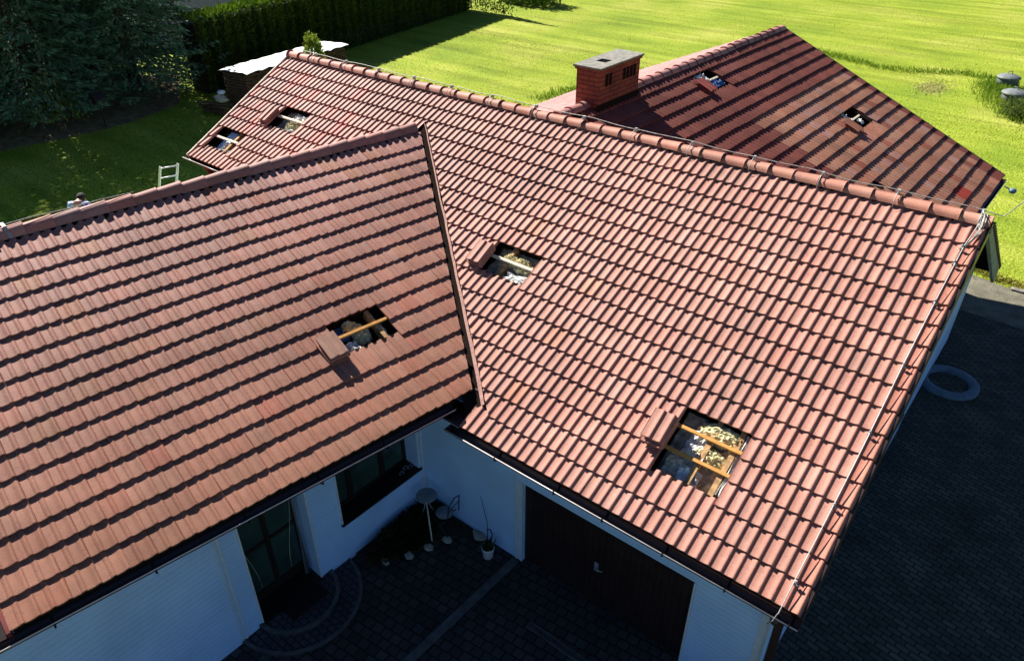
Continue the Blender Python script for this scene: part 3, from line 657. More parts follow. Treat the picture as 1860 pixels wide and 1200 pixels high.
# --- chimney
ch = MB(); CX0, CX1, CY0, CY1 = -7.42, -6.90, 6.22, 7.68; CZ = Z0+3.40
ch.box((CX0, CY0, Z0+1.6), (CX1, CY1, CZ-.62+.62))
chim = ch.build('chimney', M['brick'], house)
b = MB(); b.box((CX0-.03, CY0-.03, CZ), (CX1+.03, CY1+.03, CZ+.045)); b.build('brick_collar', M['brick'], chim)
b = MB(); x0, x1, y0, y1 = CX0-.05, CX1+.05, CY0-.06, CY1+.06; hx0, hx1, hy0, hy1 = -7.27, -7.04, 6.62, 6.86
for (a0, b0, a1, b1) in ((x0, y0, x1, hy0), (x0, hy1, x1, y1), (x0, hy0, hx0, hy1), (hx1, hy0, x1, hy1)): b.box((a0, b0, CZ+.052), (a1, b1, CZ+.085))
b.box((x0, y0, CZ+.045), (x1, y1, CZ+.052), 1); b.build('chimney_cap', [M['concrete'], M['deck']], chim)
for (y, w) in ((6.42, .10), (6.55, .10), (7.05, .10), (7.18, .10), (7.31, .10), (7.44, .09)):
    b = MB(); b.box((CX1+.001, y, CZ-.30), (CX1+.008, y+w, CZ-.08), 0); b.build('flue_vent', M['deck'], chim)
b = MB(); b.box((CX1, CY0-.05, Z0+2.2), (CX1+.015, CY1+.05, Z0+2.78)); b.box((CX0, CY0-.015, Z0+2.2), (CX1, CY0, Z0+2.72)); b.box((CX1, CY0-.05, Z0+2.55), (CX1+.25, CY1+.05, Z0+2.60), 0, lambda x, y, z: (x, y, z-(x-CX1)*.42)); b.build('lead_flashing', M['deck'], chim)
# --- lightning conductor
def holder(b, p, h, tilt=(0, 0, 1)):
    p = Vector(p); b.tube([p, p+Vector(tilt)*h], .009, 5)
lc = MB(); zr = sa*RIDGE_M+Z0+.16
pts = []
for k in range(61):
    t = k/60; pts.append((-14.7+14.7*t, 5.28+.01*math.sin(k*1.3), zr+.01*math.sin(k*.8)-.018*abs(math.sin(k*math.pi/4.2))))
lc.tube(pts+[(.12, 5.25, zr-.02), (.42, 5.52, zr+.40)], .007, 5)
cond = lc.build('lightning_conductor', M['cable'], house)
for k in range(14):
    x = -14.1+k*1.075; b = MB(); b.tube([(x, 5.26, zr-.005), (x, 5.18, zr-.03), (x, 5.10, zr-.12), (x+.01, 5.07, zr-.19)], .0065, 5); b.box((x-.02, 5.24, zr-.05), (x+.02, 5.30, zr+.005)); b.build('ridge_clip', M['zinc'], cond)
pts = [(-.13, 5.26, zr)]
us = [RIDGE_M-.15]+[u*G for u in (15.76, 14.93, 12.94, 11.4, 9.89, 8.4, 6.85, 5.4, 3.86, 2.4, .89)]+[-.10]
xs = [-.11, -.15, -.155, -.165, -.17, -.174, -.172, -.17, -.17, -.175, -.18, -.19, -.19]
for u, x in zip(us, xs): pts.append(SM.P(x, u, .085))
pts += [(-.20, -.13, Z0+.0), (-.22, -.15, Z0-.10), (-.27, -.13, Z0-.22)]
b = MB(); b.tube(pts, .0065, 6); c2 = b.build('down_conductor', M['zinc'], house)
for u in (15.76, 14.93, 12.94, 9.89, 6.85, 3.86, .89):
    b = MB(); b.tube([SM.P(-.17, u*G, .09), SM.P(-.165, u*G-.01, .04)], .010, 5); b.box((-.19, u*G-.035, .035), (-.13, u*G-.02, .075), 0, SM.P); b.blob(SM.P(-.17, u*G, .09), (.018, .018, .018), 0, 8, 0); b.build('wire_clip', M['zinc'], c2)
b = MB(); 
for k in range(4): b.tube([(-.12+.02*k, 5.22, zr-.02), (-.1+.02*k, 5.1, zr-.12), (-.09+.015*k, 5.0, zr-.22), SM.P(-.12, RIDGE_M-.5, .07)], .006, 5)
b.tube([(-.13, 5.24, zr), (-.08, 5.15, zr-.03), (-.06, 5.05, zr-.15), (-.09, 4.9, zr-.25), SM.P(-.14, 15.76*G, .08)], .008, 5); b.build('wire_coil', M['cable'], c2)
b = MB(); pw = [Vector(pw0)+(Vector(pw1)-Vector(pw0))*t+Vector((-.03, 0, .135+.006*math.sin(t*60))) for t in [k/30*.40 for k in range(31)]]
b.tube([pw[0]-Vector(dy)*1.2]+pw, .007, 5); c3 = b.build('lightning_conductor', M['cable'], house)
for t in (.085,):
    q = Vector(pw0)+(Vector(pw1)-Vector(pw0))*.195*1; b = MB()
    b.box((-.02, -.10, -.0), (.02, .10, .0)) if False else None
    b.bar(q+Vector((-.06, 0, .15)), q+Vector((.03, 0, .12)), .05, .012); b.bar(q+Vector((.03, 0, .12)), q+Vector((.15, 0, -.02)), .05, .008); b.build('ridge_clip', M['zinc'], c3)
# small lamp on the rear gutter corner
b = MB(); q = Vector(SR.P(-.45, -.16, -.02)); b.tube([q, q+Vector((.12, .02, -.05))], .015, 6); b.lathe([(.0, -.07), (.07, -.05), (.085, 0), (.07, .045), (.0, .06)], q+Vector((.2, .03, -.08)), 14); b.build('gable_lamp', M['bluegrey'], house)

# ================================================================== loose tiles stacked by the openings (one thing each)
sv, sf = single_tile()
ORD = ['topmost', 'second from the top', 'third from the top', 'fourth from the top', 'fifth from the top', 'sixth from the top', 'seventh from the top', 'eighth from the top']
tile_me = None
def tile_stack(S, a, u, n, where, col, jit=.013):
    global tile_me
    for k in range(n):
        me = bpy.data.meshes.new('loose_roof_tile'); me.from_pydata([tuple(v) for v in sv], [], sf.tolist()); me.materials.append(M['tile'])
        at = me.color_attributes.new('tint', 'FLOAT_COLOR', 'POINT'); cc = (*colvar(col, .05, .03), 1)
        at.data.foreach_set('color', list(cc)*len(sv))
        o = bpy.data.objects.new('loose_roof_tile', me); C.objects.link(o)
        m = Matrix((Vector(S.A), Vector(S.U), Vector(S.N))).transposed().to_4x4()
        m.translation = Vector(S.P(a+rng.normal(0, jit), u+rng.normal(0, jit), .052+k*.033+rng.normal(0, .001)))
        o.matrix_world = m @ Matrix.Rotation(rng.normal(0, .02), 4, 'Z')
        idx = n-1-k; pos = ('lowest' if k == 0 and n > 2 else ORD[idx])
        tag(o, f'loose red concrete roof tile, {pos} of the stack {where}', 'roof tile', 'loose roof tiles stacked beside the roof openings')
tile_stack(SM, -17*ROLL+.02, 2.95*G, 6, 'beside the large lower right opening', PINK)
tile_stack(SM, -44.6*ROLL, 7.25*G, 4, 'beside the middle opening of the pink roof', PINK)
tile_stack(SM, -93*ROLL, 11.25*G, 3, 'beside the upper far left opening', PINK)
tile_stack(SW, 7.95*ROLL, 4.05*G, 4, 'beside the opening in the brownish left roof', (.37, .19, .135))
tile_stack(SR, -39.4*ROLL, 17.1*G, 3, 'beside the upper opening of the dark red rear roof', (.30, .085, .07))
tile_stack(SR, -21.0*ROLL, 9.1*G, 3, 'beside the lower opening of the rear roof', (.36, .16, .11))

# ================================================================== GROUND
def sheet(name, pts, z, m, kind='structure', label=None):
    me = bpy.data.meshes.new(name); me.from_pydata([(x, y, z) for x, y in pts], [], [tuple(range(len(pts)))]); me.materials.append(M[m])
    o = link(me, name); o['kind'] = kind
    if label: o['label'] = label
    return o
sheet('meadow', [(-300, -150), (200, -150), (200, 350), (-300, 350)], 0, 'meadow', label='bright green mown meadow around the house')
sheet('courtyard_paving', [(-6.6, -14), (-.2, -14), (-.2, .7), (-6.6, .7)], .004, 'cobble', label='dark cobbled courtyard paving')
edge = [(-.19, -14), (9, -14), (9, 14.7)]+[(9-.55*k, 14.75+.025*k+.04*math.sin(k*2.1)) for k in range(1, 17)]+[(-.5, 15.35), (-1.3, 15.5), (-1.3, .72), (-.19, .72)]
sheet('yard_paving', edge, .005, 'yard', label='grey block paving right of the house')
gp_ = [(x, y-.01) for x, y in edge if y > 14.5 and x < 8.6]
sheet('lit_yard_strip', [(8.4, 13.0), *gp_[1:], (-.5, 13.2)], .010, 'lit_yard', label='grey tan gritty paving strip by the meadow, painted paler for sunlight')  # paler copy of the yard surface; sunlight is put into its colour
sheet('road', [(-66, 0), (-39, 0), (-41, 30), (-50, 32), (-70, 50)], .01, 'shade_asphalt', label='grey road behind the hedge, darkened and widened to stand in for shade')  # dark sheet enlarged so its colour stands in for shaded ground
# kerb strip, drain, step terrace, bed
b = MB(); b.bar((-4.22, .36, .012), (-4.34, -3.2, .012), .13, .03); tag(b.build('kerb', M['kerb']), None, None, None, 'structure')
dr_ = thing('drain_grate', (-2.9, -.42, 0), 'narrow slotted metal drain grate set in the cobbles before the garage gate', 'drain')
b = MB(); b.box((-3.35, -.48, .006), (-2.2, -.46, .016)); b.box((-3.35, -.38, .006), (-2.2, -.36, .016))
for k in range(46): b.box((-3.34+k*.025, -.46, .008), (-3.33+k*.025, -.38, .014))
b.build('grate', M['kerb'], dr_)
def half_disc(r, n=28):
    return [(r*math.sin(math.pi*k/n), -r*math.cos(math.pi*k/n)) for k in range(n+1)]
def stepdisc(name, cx, cy, r, z0, z1, rim):
    pts = [(cx+x, cy+y) for x, y in half_disc(r)]; b = MB(); b.prism([(x, y, z0) for x, y in pts]+[(cx-.2, cy+r, z0), (cx-.2, cy-r, z0)], (0, 0, z1-z0-.004))
    inn = [(cx+x, cy+y) for x, y in half_disc(r-rim)]; vs = []; n = len(pts)
    vs = [(x, y, z1+.006) for x, y in pts]+[(x, y, z1+.006) for x, y in inn]+[(x, y, z0) for x, y in pts]
    fs = [(i, i+1, n+i+1, n+i) for i in range(n-1)]+[(i, 2*n+i, 2*n+i+1, i+1) for i in range(n-1)]
    b.add([(x-(0), y, z) for x, y, z in vs], fs, 1)
    return b.build(name, [M['terrace'], M['kerb']])
ST = thing('entrance_steps', (-6.3, -2.25, 0), 'half-round two-step paved terrace with pale kerb in front of the arched entrance', 'steps')
s1 = stepdisc('lower_step', -6.36, -2.27, .98, .0, .05, .05); s2 = stepdisc('upper_step', -6.36, -2.30, .66, .05, .11, .06)
for s_ in (s1, s2):
    for v in s_.data.vertices: v.co = (v.co[0]+6.3, v.co[1]+2.25, v.co[2])
    s_.parent = ST
b = MB(); b.box((-.0, 0, .12), (.30, .62, .132), 0, lambda x, y, z: (-6.30+x, -2.60+y, z)); tag(b.build('doormat', M['matt']), 'black rubber doormat on the half-round step before the entrance', 'doormat')
# garden bed
bed = [(-6.32, .40), (-5.15, .40), (-5.22, .18), (-5.40, -.05), (-5.55, -.35), (-5.62, -.62), (-5.85, -.90), (-6.05, -1.10), (-6.32, -1.18)]
b = MB(); b.prism([(x, y, .0) for x, y in bed], (0, 0, .05)); tag(b.build('garden_bed', M['soil']), 'dark planted corner bed edged with pale stones', None, None, 'structure')
stones = [(-5.80, -.98, 'flat pale stone at the near left edge of the corner bed'), (-5.58, -.66, 'squarish pale stone at the front of the corner bed'), (-5.46, -.35, 'tilted pale stone right of the squarish one on the bed edge'), (-5.34, -.04, 'small rounded stone at the right edge of the corner bed'),
          (-6.20, -.55, 'tan stone lying against the wing wall in the bed'), (-6.18, -.20, 'tan stone against the wing wall nearest the corner'), (-4.98, .36, 'large broken stone against the garage wall behind the bucket')]
for i, (x, y, lb) in enumerate(stones):
    b = MB(); r = .09 if i < 6 else .14; b.blob((x, y, .055), (r, r*.8, .04), 0, 8, .22, 70+i); tag(b.build('edging_stone', M['stone']), lb, 'stone', 'stones round the corner bed')

# ------------------------------------------------------------------ foliage helpers
def leafmesh(name, P, D, Ls, Ws, col, m, parent=None):
    """flat leaf quads: P base (n,3), D direction (n,3), length, width"""
    n = len(P); D = D/np.linalg.norm(D, axis=1, keepdims=True); rnd = rng.normal(0, 1, (n, 3)); S_ = np.cross(D, rnd); S_ /= np.linalg.norm(S_, axis=1, keepdims=True)
    Ls = np.asarray(Ls)[:, None]; Ws = np.asarray(Ws)[:, None]
    V = np.stack([P, P+D*Ls*.5+S_*Ws*.5, P+D*Ls, P+D*Ls*.5-S_*Ws*.5], 1).reshape(-1, 3)
    F = np.arange(4*n).reshape(n, 4)
    return fastmesh(name, V, F, M[m], parent, np.repeat(col, 4, 0))
def clumpy(P, s=1.0, seed=0):
    r = np.random.default_rng(seed); v = np.zeros(len(P))
    for k in range(6):
        w = r.normal(0, 1/s, 3)*(1+k*.6); v += np.sin(P@w+r.uniform(0, 6))/(1+k*.4)
    return v/2.2
# grass: tufts scattered over the mown meadow (nobody could count them)
def grass(name, pts, h, w, c0, c1, lean=.5, n=1, label=None, seed=1):
    N = len(pts); P = np.concatenate([pts, np.zeros((N, 1))], 1); D = rng.normal(0, lean, (N, 3)); D[:, 2] = 1
    str_ = np.sin((pts@np.array([.90, .42]))*2.6+1.5*np.sin(pts@np.array([-.1, .16])))*.14
    t = np.clip(.5+.33*clumpy(P, 3, seed)+str_+rng.normal(0, .13, N), 0, 1)[:, None]; col = np.array(c0)*(1-t)+np.array(c1)*t
    o = leafmesh(name, P-[0, 0, .01], D, rng.uniform(.5, 1.3, N)*h, rng.uniform(.6, 1.4, N)*w, col, 'blade'); o['kind'] = 'stuff'; o['label'] = label; return o
def inhouse(p): return ((p[:, 0] > -15.2) & (p[:, 0] < .7) & (p[:, 1] < 15.6))
def view_pts(n, x0, x1, y0, y1):
    p = rng.uniform([x0, y0], [x1, y1], (n, 2)); return p[~inhouse(p)]
near = view_pts(60000, -34, 3, 15.2, 30); mid = view_pts(130000, -40, 3, 28, 72)
grass('meadow_grass', np.concatenate([near, mid]), .055, .03, (.20, .29, .022), (.34, .37, .065), 1.9, label='short mown grass of the bright meadow', seed=3)
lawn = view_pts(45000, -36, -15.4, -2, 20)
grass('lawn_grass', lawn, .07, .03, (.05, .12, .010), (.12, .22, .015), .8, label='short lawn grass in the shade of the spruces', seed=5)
def strip(poly, n, wd_):
    out = []; poly = np.array(poly, float); seg = np.linalg.norm(np.diff(poly, axis=0), axis=1); cum = np.concatenate([[0], np.cumsum(seg)])
    for _ in range(n):
        s_ = rng.uniform(0, cum[-1]); i = min(np.searchsorted(cum, s_)-1, len(seg)-1); i = max(i, 0); t = (s_-cum[i])/seg[i]
        out.append(poly[i]*(1-t)+poly[i+1]*t+rng.normal(0, wd_, 2))
    return np.array(out)
grass('tall_grass', strip([(-19.3, 21.0), (-18.4, 25.5), (-16.5, 33), (-15.4, 38.2), (-12, 37.4), (-9.2, 36.2), (-7.6, 36.4), (-5.6, 37.6), (-3.6, 37.2)], 4200, .25), .24, .035, (.11, .21, .010), (.25, .33, .03), .35, label='taller uncut grass strip across the meadow', seed=7)
grass('tall_grass', strip([(-3.9, 36.5), (-2.9, 33.4), (-2.0, 31.6), (-.8, 31)], 3800, .5), .32, .035, (.12, .22, .012), (.27, .35, .04), .4, label='tall grass around the two grey tanks', seed=8)
grass('tall_grass', strip([(-1.4, 16.0), (.2, 15.5), (1.5, 15.2), (3, 15)], 2500, .16), .10, .03, (.16, .18, .02), (.38, .30, .08), .8, label='thin yellowed grass along the paving edge', seed=9)
# straw patch
grass('dry_grass', rng.normal(0, 1, (900, 2))*[.35, .7]+[-6.1, 34.0], .16, .03, (.30, .32, .08), (.52, .48, .2), 1.2, label='patch of pale dry cut grass on the meadow', seed=10)

def crown_shrub(name, c, r, n, c0, c1, label, cat, leaf=.09, group=None, stem=True, seed=0, mm='leaf'):
    t = thing(name, (c[0], c[1], 0), label, cat, group); rr = np.random.default_rng(seed)
    u = rr.normal(0, 1, (n, 3)); u /= np.linalg.norm(u, axis=1, keepdims=True); rad = rr.uniform(.35, 1, n)**.5*(1+.28*clumpy(u*2, .6, seed))
    P = np.array(c)+u*rad[:, None]*np.array(r); P[:, 2] = np.maximum(P[:, 2], .03); D = u+rr.normal(0, .6, (n, 3)); D[:, 2] += .3
    tt = np.clip(.5+.5*clumpy(P, .5, seed+1)+rr.normal(0, .2, n), 0, 1)[:, None]
    leafmesh('foliage', P, D, rr.uniform(.6, 1.4, n)*leaf, rr.uniform(.4, .8, n)*leaf, np.array(c0)*(1-tt)+np.array(c1)*tt, mm, t)
    if stem:
        b = MB()
        for k in range(5):
            a = k*1.3; b.tube([(c[0], c[1], 0), (c[0]+.2*r[0]*math.cos(a), c[1]+.2*r[1]*math.sin(a), c[2]*.6), (c[0]+.6*r[0]*math.cos(a), c[1]+.6*r[1]*math.sin(a), c[2]+.2*r[2])], [.03, .02, .008], 5)
        b.build('stem', M['bark'], t)
    return t
crown_shrub('low_shrub', (-2.1, 31.4, .35), (.75, .7, .45), 2600, (.03, .06, .012), (.16, .22, .05), 'dark green low shrub in front of the two grey tanks', 'shrub', .08, seed=3)
crown_shrub('corner_plant', (-5.90, -.30, .12), (.34, .78, .16), 6000, (.008, .02, .006), (.03, .06, .015), 'dark green ground cover plant filling the corner bed', 'plant', .05, seed=4)
crown_shrub('corner_plant', (-5.95, -.95, .10), (.16, .16, .11), 300, (.08, .02, .015), (.14, .04, .03), 'low reddish plant at the near end of the corner bed', 'plant', .06, seed=5)
crown_shrub('round_shrub', (-34.4, 39.6, .8), (2.6, 1.5, 1.3), 5000, (.06, .13, .01), (.2, .3, .03), 'light green bushes beyond the end of the clipped hedge', 'shrub', .2, seed=6)
for i, (x, y, z, rx_, rz_, lb) in enumerate([(-33.2, 6.1, .7, 1.2, .9, 'yellow green sunlit bush under the middle of the spruces'), (-33.8, 3.0, .6, 1.0, .8, 'yellow green bush low at the left under the spruces')]):
    crown_shrub('garden_shrub', (x, y, z), (rx_, rx_, rz_), 1800, (.10, .17, .01), (.32, .34, .05), lb, 'shrub', .12, 'yellow green bushes under the spruces', seed=20+i)
sheet('needle_litter', [(-35.5, -2), (-31.3, 1.5), (-30.5, 5.0), (-30.4, 7.8), (-31.2, 10.5), (-35.5, 13), (-40, 10), (-40, -2)], 0.012, 'litter', label='brown needle litter under the spruces')
# young conifer behind the ridge
crown_shrub('young_conifer', (-26.2, 14.25, 1.9), (.38, .38, 1.2), 2200, (.08, .15, .01), (.28, .33, .04), 'young bright green conifer beside the white sheeted wood stack', 'tree', .13, seed=31)
# spruces
def spruce(x, y, H, Rm, label, seed, z0=.5):
    t = thing('spruce_tree', (x, y, 0), label, 'spruce', 'spruce trees in the far left corner'); rr = np.random.default_rng(seed)
    b = MB(); b.tube([(x, y, 0), (x+.1, y, H*.4), (x, y+.05, H*.8), (x, y, H)], [.26, .19, .09, .02], 10)
    Pl = []; Dl = []; Ll = []
    lv = int((H-z0)/.30)
    for i in range(lv):
        z = z0+(H-z0)*i/lv; L = Rm*(1-(z/H))**.8*(.85 if z < 1.2 else 1); nb = 12 if L > 1.5 else 7
        for k in range(nb):
            th = 2*math.pi*(k+rr.uniform(-.35, .35))/nb+i*.7; Lb = L*rr.uniform(.72, 1.13); dirv = np.array([math.cos(th), math.sin(th), 0]); side = np.array([-dirv[1], dirv[0], 0])
            if i % 3 == 0: b.tube([(x, y, z), tuple(np.array([x, y, z])+dirv*Lb*.6+[0, 0, -.12*Lb]), tuple(np.array([x, y, z])+dirv*Lb*.95+[0, 0, -.14*Lb])], [.045, .025, .006], 4)
            m = int(105*Lb/3.2)+20; tt = rr.uniform(.12, 1, m)**.75; lat = rr.normal(0, 1, m)*(.10+.26*(1-tt)*Lb*.45+.10)
            zz = z-.30*Lb*tt**1.6+.16*Lb*tt**4; p = np.array([x, y, 0])+dirv*(tt*Lb)[:, None]+side*lat[:, None]; p[:, 2] = zz-np.abs(lat)*.22+rr.normal(0, .05, m)
            d = dirv*1.0+side*(np.sign(lat)*rr.uniform(.2, 1.0, m))[:, None]; d[:, 2] = rr.uniform(-.75, .05, m); Pl.append(p); Dl.append(d); Ll.append(rr.uniform(.14, .30, m))
    P = np.concatenate(Pl); D = np.concatenate(Dl); Ls = np.concatenate(Ll); keep = P[:, 2] > .1; P, D, Ls = P[keep], D[keep], Ls[keep]
    tt = np.clip(.45+.45*clumpy(P, .8, seed)+rr.normal(0, .2, len(P)), 0, 1)[:, None]
    leafmesh('crown', P, D, Ls, Ls*rr.uniform(.20, .38, len(P)), np.array((.038, .080, .038))*(1-tt)+np.array((.15, .27, .14))*tt, 'needle', t)
    b.build('trunk', M['bark'], t); return t
spruce(-34.6, 1.2, 15, 3.9, 'tall dark blue green spruce at the left edge, nearest the frame', 1, .8)
spruce(-34.4, 6.0, 16, 4.2, 'broad blue green spruce between its two neighbours', 2, 1.0)
spruce(-34.6, 10.4, 15, 4.4, 'dark spruce at the right of its row, in front of the clipped hedge', 3, 1.0)
spruce(-38.6, 4.0, 15, 4.0, 'dark spruce in the second row behind the left one', 4, 1.0)
spruce(-39.5, 10.0, 16, 4.0, 'dark spruce in the second row nearest the hedge', 5, 1.2)
# bird table
bt = thing('bird_table', (-30.6, 6.9, 0), 'dark bird house on a thin post beneath the spruces', 'bird house')
b = MB(); b.tube([(-30.6, 6.9, 0), (-30.62, 6.92, .95)], .03, 6); b.build('post', M['darkbrown'], bt)
b = MB(); b.box((-30.8, 6.72, .95), (-30.42, 7.1, 1.2)); b.prism([(-30.9, 6.65, 1.2), (-30.3, 6.65, 1.2), (-30.6, 6.65, 1.42)], (0, .52, 0)); b.build('house_box', M['darkbrown'], bt)
# hedge
def hedge():
    t = thing('clipped_hedge', (-35.2, 25, 0), 'tall clipped dark green thuja hedge with a sunlit top', 'hedge'); Y0, Y1, H, W2 = 12.2, 34.9, 3.1, .75
    def cx(y): return -32.9-(y-20)*.19
    b = MB(); vs = []; n = 30
    for k in range(n+1):
        y = Y0+(Y1-.15-Y0)*k/n; c = cx(y)-.8
        for (o, z) in ((-.6, 0), (.6, 0), (.55, H-.15), (-.55, H-.15)): vs.append((c+o, y, z))
    fs = [(4*k+i, 4*k+(i+1) % 4, 4*k+4+(i+1) % 4, 4*k+4+i) for k in range(n) for i in range(4)]+[(0, 3, 2, 1), (4*n, 4*n+1, 4*n+2, 4*n+3)]; b.add(vs, fs)
    b.build('light_blocking_core', M['darkbrown'], t)  # unseen solid dark core added to block light through the leaves
    rr = np.random.default_rng(9)
    def face(n, which):
        y = rr.uniform(Y0, Y1, n); u = rr.uniform(0, 1, n); c = cx(y)-.8
        bul = .07*np.sin(y*9.2)+.05*np.sin(y*21+2)
        if which == 'f': z = u*H; x = c+W2-.10*(z/H)+bul+rr.normal(0, .05, n); N = np.array([1, 0, .25])
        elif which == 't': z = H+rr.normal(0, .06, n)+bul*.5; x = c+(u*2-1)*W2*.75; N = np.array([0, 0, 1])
        elif which == 'b': z = u*H; x = c-W2+rr.normal(0, .05, n); N = np.array([-1, 0, .25])
        else: z = u*H; x = c+(rr.uniform(-1, 1, n))*W2; y = Y1+rr.normal(0, .05, n); N = np.array([0, 1, .25])
        P = np.stack([x, y, z], 1); D = np.tile(N, (n, 1)).astype(float)*.6+rr.normal(0, .45, (n, 3)); D[:, 2] += .75
        tt = np.clip(.42+.28*np.sin(y*9.2)*(which != 't')+.35*clumpy(P, .5, 5)+rr.normal(0, .22, n), 0, 1)[:, None]
        bare = (z < .9) & (rr.uniform(0, 1, n) < .5) & (which == 'f')
        return P[~bare], D[~bare], ((np.array((.020, .050, .006))*(1-tt)+np.array((.085, .145, .012))*tt)*(1 if which != 't' else np.array((1.7, 1.6, 1.1))))[~bare]  # top leaves get a brighter colour, sunlight painted in
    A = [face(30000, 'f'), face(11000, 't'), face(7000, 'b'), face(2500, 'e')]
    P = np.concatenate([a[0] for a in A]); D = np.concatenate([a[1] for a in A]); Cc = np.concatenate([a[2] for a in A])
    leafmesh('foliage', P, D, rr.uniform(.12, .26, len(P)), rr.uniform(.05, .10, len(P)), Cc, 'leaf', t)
    b = MB()
    for k in range(42): y = Y0+.3+k*.59; b.tube([(cx(y)-.35, y, 0), (cx(y)-.45, y+.05, 1.4)], .035, 5)
    b.build('stem', M['bark'], t)
hedge()

# ================================================================== wood stack
ws = thing('firewood_stack', (-28.2, 14.3, 0), 'long dark firewood stack covered with a bright white sheet', 'firewood stack')
def WS(a, l, z):      # a across 0..1, l along 0..1
    x = (-28.75-.75*l)+a*(1.45); y = 11.35+.25*a+l*5.9; return (x, y, z)
b = MB(); b.add([WS(.08, .01, 0), WS(.92, .01, 0), WS(.92, .99, 0), WS(.08, .99, 0), WS(.08, .01, 1.6), WS(.92, .01, 1.6), WS(.92, .99, 1.6), WS(.08, .99, 1.6)], [(0, 3, 2, 1), (4, 5, 6, 7), (0, 1, 5, 4), (1, 2, 6, 5), (2, 3, 7, 6), (3, 0, 4, 7)])
for k in range(46):
    for j in range(13):
        if random.random() < .06: continue
        l = (k+.5)/46+random.uniform(-.003, .003); z = .08+j*.122+random.uniform(-.015, .015); p = Vector(WS(.90, l, z)); q = p+Vector((.10+random.uniform(-.03, .05), .02, random.uniform(-.01, .01)))
        b.tube([p, q], .056*random.uniform(.8, 1.1), 5)
for k in range(11):
    for j in range(13):
        p = Vector(WS(.08+.84*k/10, .01, .08+j*.122)); b.tube([p, p+Vector((random.uniform(-.01, .01), -.07+random.uniform(-.04, .02), 0))], .055, 5)
b.build('logs', M['log'], ws)
vs = []; fs = []; nx, ny = 8, 30; rr = np.random.default_rng(4)
for j in range(ny+1):
    for i in range(nx+1):
        a = -.08+1.16*i/nx; l = -.015+1.03*j/ny; z = 1.72+.05*i/nx+rr.normal(0, .009)-(.04+.02*math.sin(j*1.9) if i in (0, nx) else 0)-(.02 if j == 0 else 0); p = WS(a, l, z); vs.append(p)
for j in range(ny):
    for i in range(nx): k = j*(nx+1)+i; fs.append((k, k+1, k+nx+2, k+nx+1))
b = MB(); b.add(vs, fs, 0, True); b.add([(x, y, z-.012) for x, y, z in vs], fs, 0, True); b.build('cover_sheet', M['sheet'], ws)
bp_ = thing('board_pile', (-28.6, 10.7, 0), 'low dark pile of old boards at the near end of the wood stack', 'board pile')
b = MB()
for k in range(9): b.bar((-29.4+random.uniform(-.1, .1), 10.6+random.uniform(-.25, .3), .05+k*.05), (-27.9, 10.75+random.uniform(-.25, .3), .05+k*.05), .16, .04)
b.build('boards', M['log'], bp_)
b = MB(); b.blob((-28.5, 10.95, .62), (.42, .22, .13), 0, 12, .15, 5); tag(b.build('cement_sack', M['sack']), 'beige sack lying on the pile of old boards', 'sack')
b = MB(); b.blob((-28.65, 11.1, .83), (.2, .14, .09), 0, 10, .2, 6); tag(b.build('white_bag', M['sheet']), 'small crumpled white bag above the beige sack', 'bag')

# ================================================================== tanks on the meadow
def tank(x, y, s, label, dark):
    t = thing('garden_tank', (x, y, 0), label, 'water tank', 'grey domed tanks in the tall grass')
    b = MB(); b.lathe([(.55*s, 0), (.58*s, .3*s), (.57*s, .52*s), (.53*s, .56*s)], (x, y, 0), 24); b.build('body', M['tankdark'] , t)
    b = MB(); b.lathe([(.62*s, .52*s), (.64*s, .57*s), (.60*s, .62*s), (.40*s, .71*s), (.14*s, .76*s), (0, .77*s)], (x, y, 0), 24)
    ld = b.build('lid', M['tankgrey'], t)
    b = MB(); b.tube([(x-.09, y, .75*s), (x-.09, y, .88*s), (x+.09, y, .88*s), (x+.09, y, .75*s)], .022, 6); b.build('handle', M['tankdark'], ld)
tank(-3.45, 36.3, .80, 'upper and farther of two grey domed tanks standing in tall grass', 0)
tank(-2.75, 33.5, .82, 'lower and nearer of two grey domed tanks, with the paler lid', 1)
# concrete ring on the yard
b = MB(); b.lathe([(.40, .0), (.40, .07), (.42, .09), (.57, .09), (.59, .07), (.59, .0)], (.05, 9.78, .005), 40, cap=False); tag(b.build('concrete_ring', M['ring']), 'blue grey flat concrete ring lying on the shaded paving by the gable wall', 'concrete ring')
b = MB(); b.blob((.52, 15.15, .04), (.22, .09, .035), 0, 9, .3, 2); tag(b.build('broken_slab', M['concrete']), 'pale broken slab lying at the edge of the lit paving', 'slab')
b = MB(); b.tube([(-.1, 15.33, .03), (0, 15.40, .03), (.05, 15.50, .03)], .018, 5); tag(b.build('bent_stick', M['darkbrown']), 'short dark bent stick on the lit paving', 'stick')

